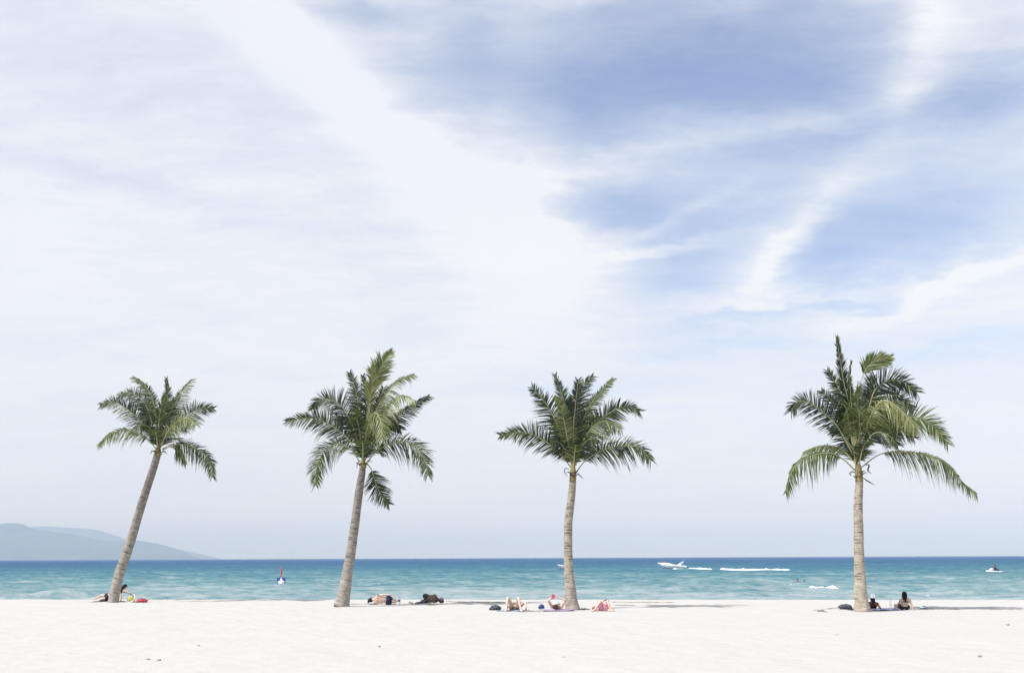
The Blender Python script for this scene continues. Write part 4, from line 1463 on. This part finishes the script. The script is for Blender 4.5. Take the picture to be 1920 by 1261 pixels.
mb.tube([(-5 * k, -.014, zb + 2.2 * k), (5 * k, -.014, zb + 2.2 * k)], [2.1 * k, 2.1 * k], seg=10)
mb.v = [(a, max(min(b, -.011), -.017), c) for a, b, c in mb.v]
mb.build('symbol', WHITE_P, sg)
c, _ = spline([(.4 * k, 0, zb + 32.5 * k), (.9 * k, -.03, zb + 26 * k), (0, -.03, zb + 20 * k), (-.6 * k, -.02, zb + 13 * k)], 14)
mb = MB().tube(c, [k * r for r in (.6, 1.0, 1.5, 1.7, 1.8, 1.7, 1.9, 1.8, 1.6, 1.7, 1.5, 1.2, .9, .5)], seg=9, flat=.7)
mb.v = [(a + .012 * math.sin(c_ * 22), b, c_) for a, b, c_ in mb.v]
mb.build('flag', RED_F, sg)

# ------------------------------------------------------------------ boats
HULL_W = mat('boat_white', (0.80, 0.80, 0.80), rough=.25, var=.03)
HULL_D = mat('boat_keel_dark', (0.05, 0.05, 0.055), rough=.5)
GLASSD = mat('boat_glass', (0.03, 0.05, 0.06), rough=.08, spec=.8)
OUTB = mat('outboard_dark', (0.02, 0.02, 0.025), rough=.35)
STEEL = mat('rail_steel', (0.65, 0.66, 0.68), rough=.25, metal=.9)
CANVAS = mat('boat_canvas', (0.34, 0.46, 0.52), rough=.8)


def on_sea(px, py):
    p = G(px, py, SEA)
    return Vector((p.x, p.y, SEA))


def motorboat(label, px, py, L, rz, pitch, full=True):
    p = on_sea(px, py)
    root = empty('motorboat', p)
    root.rotation_euler = (0, pitch, rz)
    tag(root, label, 'motorboat')
    # local: bow at -x, keel on z=0
    nS = 22
    secs = []
    for i in range(nS):
        t = i / (nS - 1)
        x = -L / 2 + L * t
        bw = 0.17 * L * min(1, (t * 1.9 + .004)) ** .72 * (1 - .10 * max(0, t - .6))
        sheer = .180 * L - .040 * L * t
        keel = .145 * L * max(0, 1 - t * 2.6) ** 2.0 - .030 * L
        chine = min(keel + (.045 + .02 * (1 - t)) * L, sheer - .01 * L)
        rk = .10 * L * max(0, 1 - t * 2.2)
        secs.append([(x + rk * .55, 0, keel), (x + rk * .4, bw * .74, chine), (x + rk * .1, bw * .97, sheer * .7 + chine * .3), (x, bw, sheer), (x + .01, bw * .86, sheer + .008 * L)])
    mb = MB()
    vs, fs = [], []
    m = 9
    for s_ in secs:
        vs += [(a, -b, c_) for a, b, c_ in reversed(s_[1:])] + [s_[0]] + s_[1:]
    for i in range(nS - 1):
        for k_ in range(m - 1):
            fs.append((i * m + k_, (i + 1) * m + k_, (i + 1) * m + k_ + 1, i * m + k_ + 1))
    fs.append(tuple((nS - 1) * m + q for q in range(m)))
    mb.add(vs, fs)
    mb.build('hull', HULL_W, root)
    # stripe low on the bow side
    mb = MB()
    for sgn in (-1, 1):
        pts = [(secs[i][1][0] * 1.0, sgn * (secs[i][1][1] + .012), secs[i][1][2] + .02) for i in range(4, nS)]
        mb.tube(pts, .006 * L, seg=6)
    mb.build('chine_stripe', HULL_D, root)
    # deck: crowned foredeck, cabin coaming
    mb = MB()
    vs, fs = [], []
    for i, s_ in enumerate(secs):
        t = i / (nS - 1)
        x, b, z = s_[4]
        crown = .035 * L * math.sin(math.pi * min(1, t * 1.6)) if t < .62 else -.05 * L * min(1, (t - .62) * 9)
        for q in range(7):
            w = -1 + 2 * q / 6
            vs.append((x, b * w, z + (crown * (1 - w ** 4))))
    for i in range(nS - 1):
        for q in range(6):
            fs.append((i * 7 + q, i * 7 + q + 1, (i + 1) * 7 + q + 1, (i + 1) * 7 + q))
    mb.add(vs, fs).build('deck', HULL_W, root)
    # windscreen
    mb = MB()
    zt = .13 * L
    pts = [(-.02 * L, -.135 * L), (-.075 * L, -.07 * L), (-.085 * L, 0), (-.075 * L, .07 * L), (-.02 * L, .135 * L)]
    vs = [(x, y, zt) for x, y in pts] + [(x + .055 * L, y * .93, zt + .062 * L) for x, y in pts]
    mb.add(vs, [(i, i + 1, 6 + i, 5 + i) for i in range(4)])
    ws = mb.build('windscreen', GLASSD, root, smooth=False)
    ws.modifiers.new('thickness', 'SOLIDIFY').thickness = .02
    for sgn in (-1, 1):
        MB().box((.12 * L, sgn * .08 * L, .135 * L), (.07 * L, .08 * L, .05 * L)).build('seat', CANVAS, root, smooth=False)
    # outboard
    ob = MB().ball((.53 * L, 0, .125 * L), (.035 * L, .03 * L, .05 * L), seg=12, rings=8).build('outboard_motor', OUTB, root)
    MB().tube([(.535 * L, 0, .10 * L), (.545 * L, 0, -.03 * L)], [.016 * L, .011 * L], seg=8).build('leg', OUTB, ob)
    # bow rail
    mb = MB()
    for sgn in (-1, 1):
        rail = [(secs[i][3][0], sgn * secs[i][3][1] * .92, secs[i][3][2] + .055 * L) for i in range(0, 11)]
        mb.tube(rail, .012, seg=5)
        for i in (1, 4, 7, 10):
            mb.tube([(secs[i][3][0], sgn * secs[i][3][1] * .92, secs[i][3][2]), (secs[i][3][0], sgn * secs[i][3][1] * .92, secs[i][3][2] + .055 * L)], .010, seg=5)
    mb.build('bow_rail', STEEL, root)
    if full:
        # raked arch over the cockpit with its mast
        mb = MB()
        for sgn in (-1, 1):
            mb.tube([(.22 * L, sgn * .15 * L, .11 * L), (.31 * L, sgn * .14 * L, .19 * L), (.40 * L, sgn * .11 * L, .275 * L)], [.022 * L, .015 * L, .010 * L], seg=8)
        mb.tube([(.40 * L, -.11 * L, .275 * L), (.41 * L, 0,   .283 * L), (.40 * L, .11 * L, .275 * L)], .010 * L, seg=8)
        mb.build('radar_arch', HULL_W, root)
        MB().tube([(.41 * L, 0, .283 * L), (.46 * L, 0, .36 * L)], [.010 * L, .004 * L], seg=6).build('mast', STEEL, root)
        fl = MB().grid(8, 5, lambda u, v: (.445 * L + u * .055 * L, .03 * math.sin(u * 7), .335 * L - v * .045 * L - u * .012 * L)).build('flag', CLOTH['mauve'], root)
        fl.modifiers.new('thickness', 'SOLIDIFY').thickness = .01
    return root


mbp = on_sea(1258, 1066.5)
Lb = 54 * mbp.y / F
boat = motorboat('white motorboat with a raked arch running left ahead of its foam wake', 1258, 1066.5, Lb, 0.10, R(3.5))
# someone in red on the foredeck
w9 = person('person in red sitting on the foredeck of the white motorboat', mbp + Vector((-.21 * Lb, -.02, .21 * Lb)),
            dict(pelvis=(0, 0, .10), chest=(.02, 0, .44), neck=(.02, 0, .58), head=(.01, 0, .68), shL=(.0, -.18, .50), elL=(-.05, -.24, .26), haL=(.05, -.2, .08),
                 shR=(.0, .18, .50), elR=(-.05, .24, .26), haR=(.05, .2, .08), hipL=(.05, -.09, .10), knL=(.44, -.1, .16), anL=(.80, -.12, .06), toL=(.88, -.12, .12),
                 hipR=(.05, .09, .10), knR=(.42, .1, .26), anR=(.66, .12, .04), toR=(.76, .12, .05)), 'tan', (-1, 0, 0), ('black', []), group='people on the water')
garment(w9, 'life_vest', [('pelvis', 'chest', .2, 1.05)], CLOTH['red'], grow=1.25)
garment(w9, 'shorts', [('pelvis', 'waist', -.2, .3), ('hipL', 'knL', -.1, .6), ('hipR', 'knR', -.1, .6)], CLOTH['red'], grow=1.2)

p2 = on_sea(1056, 1066.8)
motorboat('small white boat with a dark stripe half hidden behind the third palm trunk', 1055, 1067.0, 20 * p2.y / F * 2.0, 0.95, R(3), full=False)


# jet ski ---------------------------------------------------------------
pj = on_sea(1863.5, 1073.2)
js = empty('jet_ski', pj, 0.12)
tag(js, 'white jet ski with a rider, at the right edge of the sea', 'jet ski')
Lj = 30 * pj.y / F
mb = MB()
vs, fs = [], []
for i in range(15):
    t = i / 14
    x = -Lj / 2 + Lj * t
    b = .17 * Lj * min(1, t * 3 + .08) ** .6
    z1 = .13 * Lj - .05 * Lj * t
    kz = .06 * Lj * max(0, 1 - 4 * t) - .03 * Lj
    vs += [(x, -b * .7, z1 + .03 * Lj), (x, -b, z1), (x, -b * .7, kz + .03 * Lj), (x, 0, kz), (x, b * .7, kz + .03 * Lj), (x, b, z1), (x, b * .7, z1 + .03 * Lj)]
for i in range(14):
    for q in range(7):
        q2 = (q + 1) % 7
        fs.append((i * 7 + q, (i + 1) * 7 + q, (i + 1) * 7 + q2, i * 7 + q2))
fs += [tuple(range(7)), tuple(reversed(range(98, 105)))]
mb.add(vs, fs).build('hull', HULL_W, js)
MB().tube([(-.30 * Lj, 0, .14 * Lj), (-.16 * Lj, 0, .24 * Lj), (-.08 * Lj, 0, .25 * Lj), (-.02 * Lj, 0, .15 * Lj)], [.05 * Lj, .06 * Lj, .055 * Lj, .04 * Lj], seg=10, flat=1.1).build('cowling', HULL_W, js)
MB().tube([(-.03 * Lj, 0, .155 * Lj), (.12 * Lj, 0, .18 * Lj), (.32 * Lj, 0, .175 * Lj), (.38 * Lj, 0, .13 * Lj)], [.045 * Lj, .06 * Lj, .055 * Lj, .03 * Lj], seg=10).build('seat', OUTB, js)
MB().tube([(-.07 * Lj, -.12 * Lj, .29 * Lj), (-.10 * Lj, 0, .27 * Lj), (-.07 * Lj, .12 * Lj, .29 * Lj)], .012 * Lj, seg=7).build('handlebar', OUTB, js)
w10 = person('rider in a blue vest sitting on the white jet ski', pj + Vector((.10 * Lj, 0, .20 * Lj)),
             dict(pelvis=(0, 0, .06), chest=(-.06, 0, .40), neck=(-.09, 0, .54), head=(-.10, 0, .66), shL=(-.06, -.19, .48), elL=(-.24, -.25, .32), haL=(-.48, -.26, .28),
                  shR=(-.06, .19, .48), elR=(-.24, .25, .32), haR=(-.48, .26, .28), hipL=(-.04, -.12, .04), knL=(-.36, -.24, -.02), anL=(-.20, -.28, -.34), toL=(-.34, -.28, -.37),
                  hipR=(-.04, .12, .04), knR=(-.36, .24, -.02), anR=(-.20, .28, -.34), toR=(-.34, .28, -.37)), 'brown', (-1, 0, 0), ('black', []), group='people on the water', s=1.22)
garment(w10, 'life_vest', [('pelvis', 'chest', .2, 1.05)], CLOTH['blue'], grow=1.3)
garment(w10, 'shorts', [('hipL', 'knL', -.1, .8), ('hipR', 'knR', -.1, .8), ('pelvis', 'waist', -.2, .3)], CLOTH['navy'], grow=1.2)

# swimmers, chest deep
for (px, py, lb, fc) in ((1495, 1090.5, 'swimmer with dark hair in the shallows, left of the two', (0, 1, 0)), (1508.5, 1091.0, 'swimmer with dark hair nearest the breaking foam, right of the two', (.5, -1, 0))):
    p = on_sea(px, py)
    sw = person(lb, Vector((p.x, p.y, sea_z(p.x, p.y) - 1.22)),
                dict(pelvis=(0, 0, .86), chest=(0, 0, 1.18), neck=(0, 0, 1.36), head=(0, 0, 1.47), shL=(-.17, 0, 1.28), elL=(-.32, -.12, 1.14), haL=(-.3, -.34, 1.12),
                     shR=(.17, 0, 1.28), elR=(.32, -.12, 1.14), haR=(.3, -.34, 1.12), hipL=(-.09, 0, .84), knL=(-.1, 0, .45), anL=(-.1, 0, .07), toL=(-.1, -.12, .04),
                     hipR=(.09, 0, .84), knR=(.1, 0, .45), anR=(.1, 0, .07), toR=(.1, -.12, .04)), 'tan', fc, ('black', []), group='swimmers in the shallows', s=1.0)
    garment(sw, 'shorts', [('pelvis', 'waist', -.2, .3), ('hipL', 'knL', -.1, .6), ('hipR', 'knR', -.1, .6)], CLOTH['navy'], grow=1.2)

# ------------------------------------------------------------------ foam and floats
FOAM = mat('sea_foam', (0.82, 0.84, 0.85), rough=.9, var=.04, scale=2.0, spec=.1)


def foam(name, label, px0, px1, py, hpx, dep, seed, base=None):
    a, b = on_sea(px0, py), on_sea(px1, py)
    L = (b - a).length
    k = a.y / F
    H = hpx * k
    nx, ny = max(24, int(L / .35)), 12

    def fn(u, v):
        x, y = a.x + (b.x - a.x) * u, a.y + (b.y - a.y) * u + (v - .5) * dep
        e = math.sin(math.pi * u) ** .18 * math.sin(math.pi * v) ** .6
        n = .72 + .75 * mnoise.noise(Vector((u * L * .35 + seed, v * 2.0, seed))) + .55 * mnoise.noise(Vector((u * L * 1.3, v * 5, seed + 3)))
        ss = max(sea_z(x, y), SEA + .10)
        return (x, y, ss - .16 + (H + .16) * e * max(-0.1, n))
    o = MB().grid(nx, ny, fn).build(name, FOAM)
    tag(o, label, kind='stuff')


foam('wave_foam', 'white foam of a small breaking wave left of the rightmost palm', 1517, 1568, 1105, 8.5, 3.0, 3, True)
foam('wake_foam', 'white foam wake close behind the motorboat', 1232 + 24, 1336, 1069, 3.0, 2.4, 5)
foam('wake_foam', 'long thin strip of white wake foam right of the motorboat', 1347, 1482, 1068.8, 2.5, 2.4, 8)

FLOAT_W = mat('float_white', (0.80, 0.78, 0.78), rough=.4, var=.04)
FLOAT_O = mat('float_orange', (0.70, 0.20, 0.10), rough=.45)


def buoy(label, px, py, r_px, material, group):
    p = on_sea(px, py)
    r = r_px * p.y / F
    z = sea_z(p.x, p.y)
    root = empty('float', (p.x, p.y, z))
    tag(root, label, 'float', group)
    MB().lathe([(r * .15, -r * .8), (r * .75, -r * .5), (r, .05 * r), (r * .85, r * .6), (r * .4, r * .95), (r * .1, r * 1.0)], seg=12).build('body', material, root)
    MB().tube([(-r * .14, 0, r * .95), (0, 0, r * 1.25), (r * .14, 0, r * .95)], r * .06, seg=5).build('eye', OUTB, root)


for (px, py, lb) in ((1313.5, 1078.5, 'small white float straight below the orange float in the wake'), (1365, 1083.5, 'small white float below the left end of the long wake'),
                     (1406, 1087, 'small white float below the middle of the long wake'), (1471, 1096, 'small white float left of the swimmers, left of a close pair'),
                     (1483, 1095.5, 'small white float just below the left swimmer, right of a close pair'), (1586.5, 1105.5, 'small white float between the breaking foam and the rightmost palm'),
                     (1682, 1118, 'small white float just left of the head of the person with long black hair'), (880, 1087, 'small white float alone between the second and third palms')):
    buoy(lb, px, py, 1.25, FLOAT_W, 'white floats on the sea')
buoy('pinkish float on the water at the right, behind the seated person', 1740.5, 1118.5, 2.2, mat('float_pink', (.75, .48, .45), rough=.5), None)
buoy('orange float in the white wake behind the motorboat', 1313.5, 1068.5, 2.4, FLOAT_O, None)
buoy('tiny dark red float far out below the headland', 79, 1056, 1.2, mat('float_red', (.45, .05, .05), rough=.5), None)
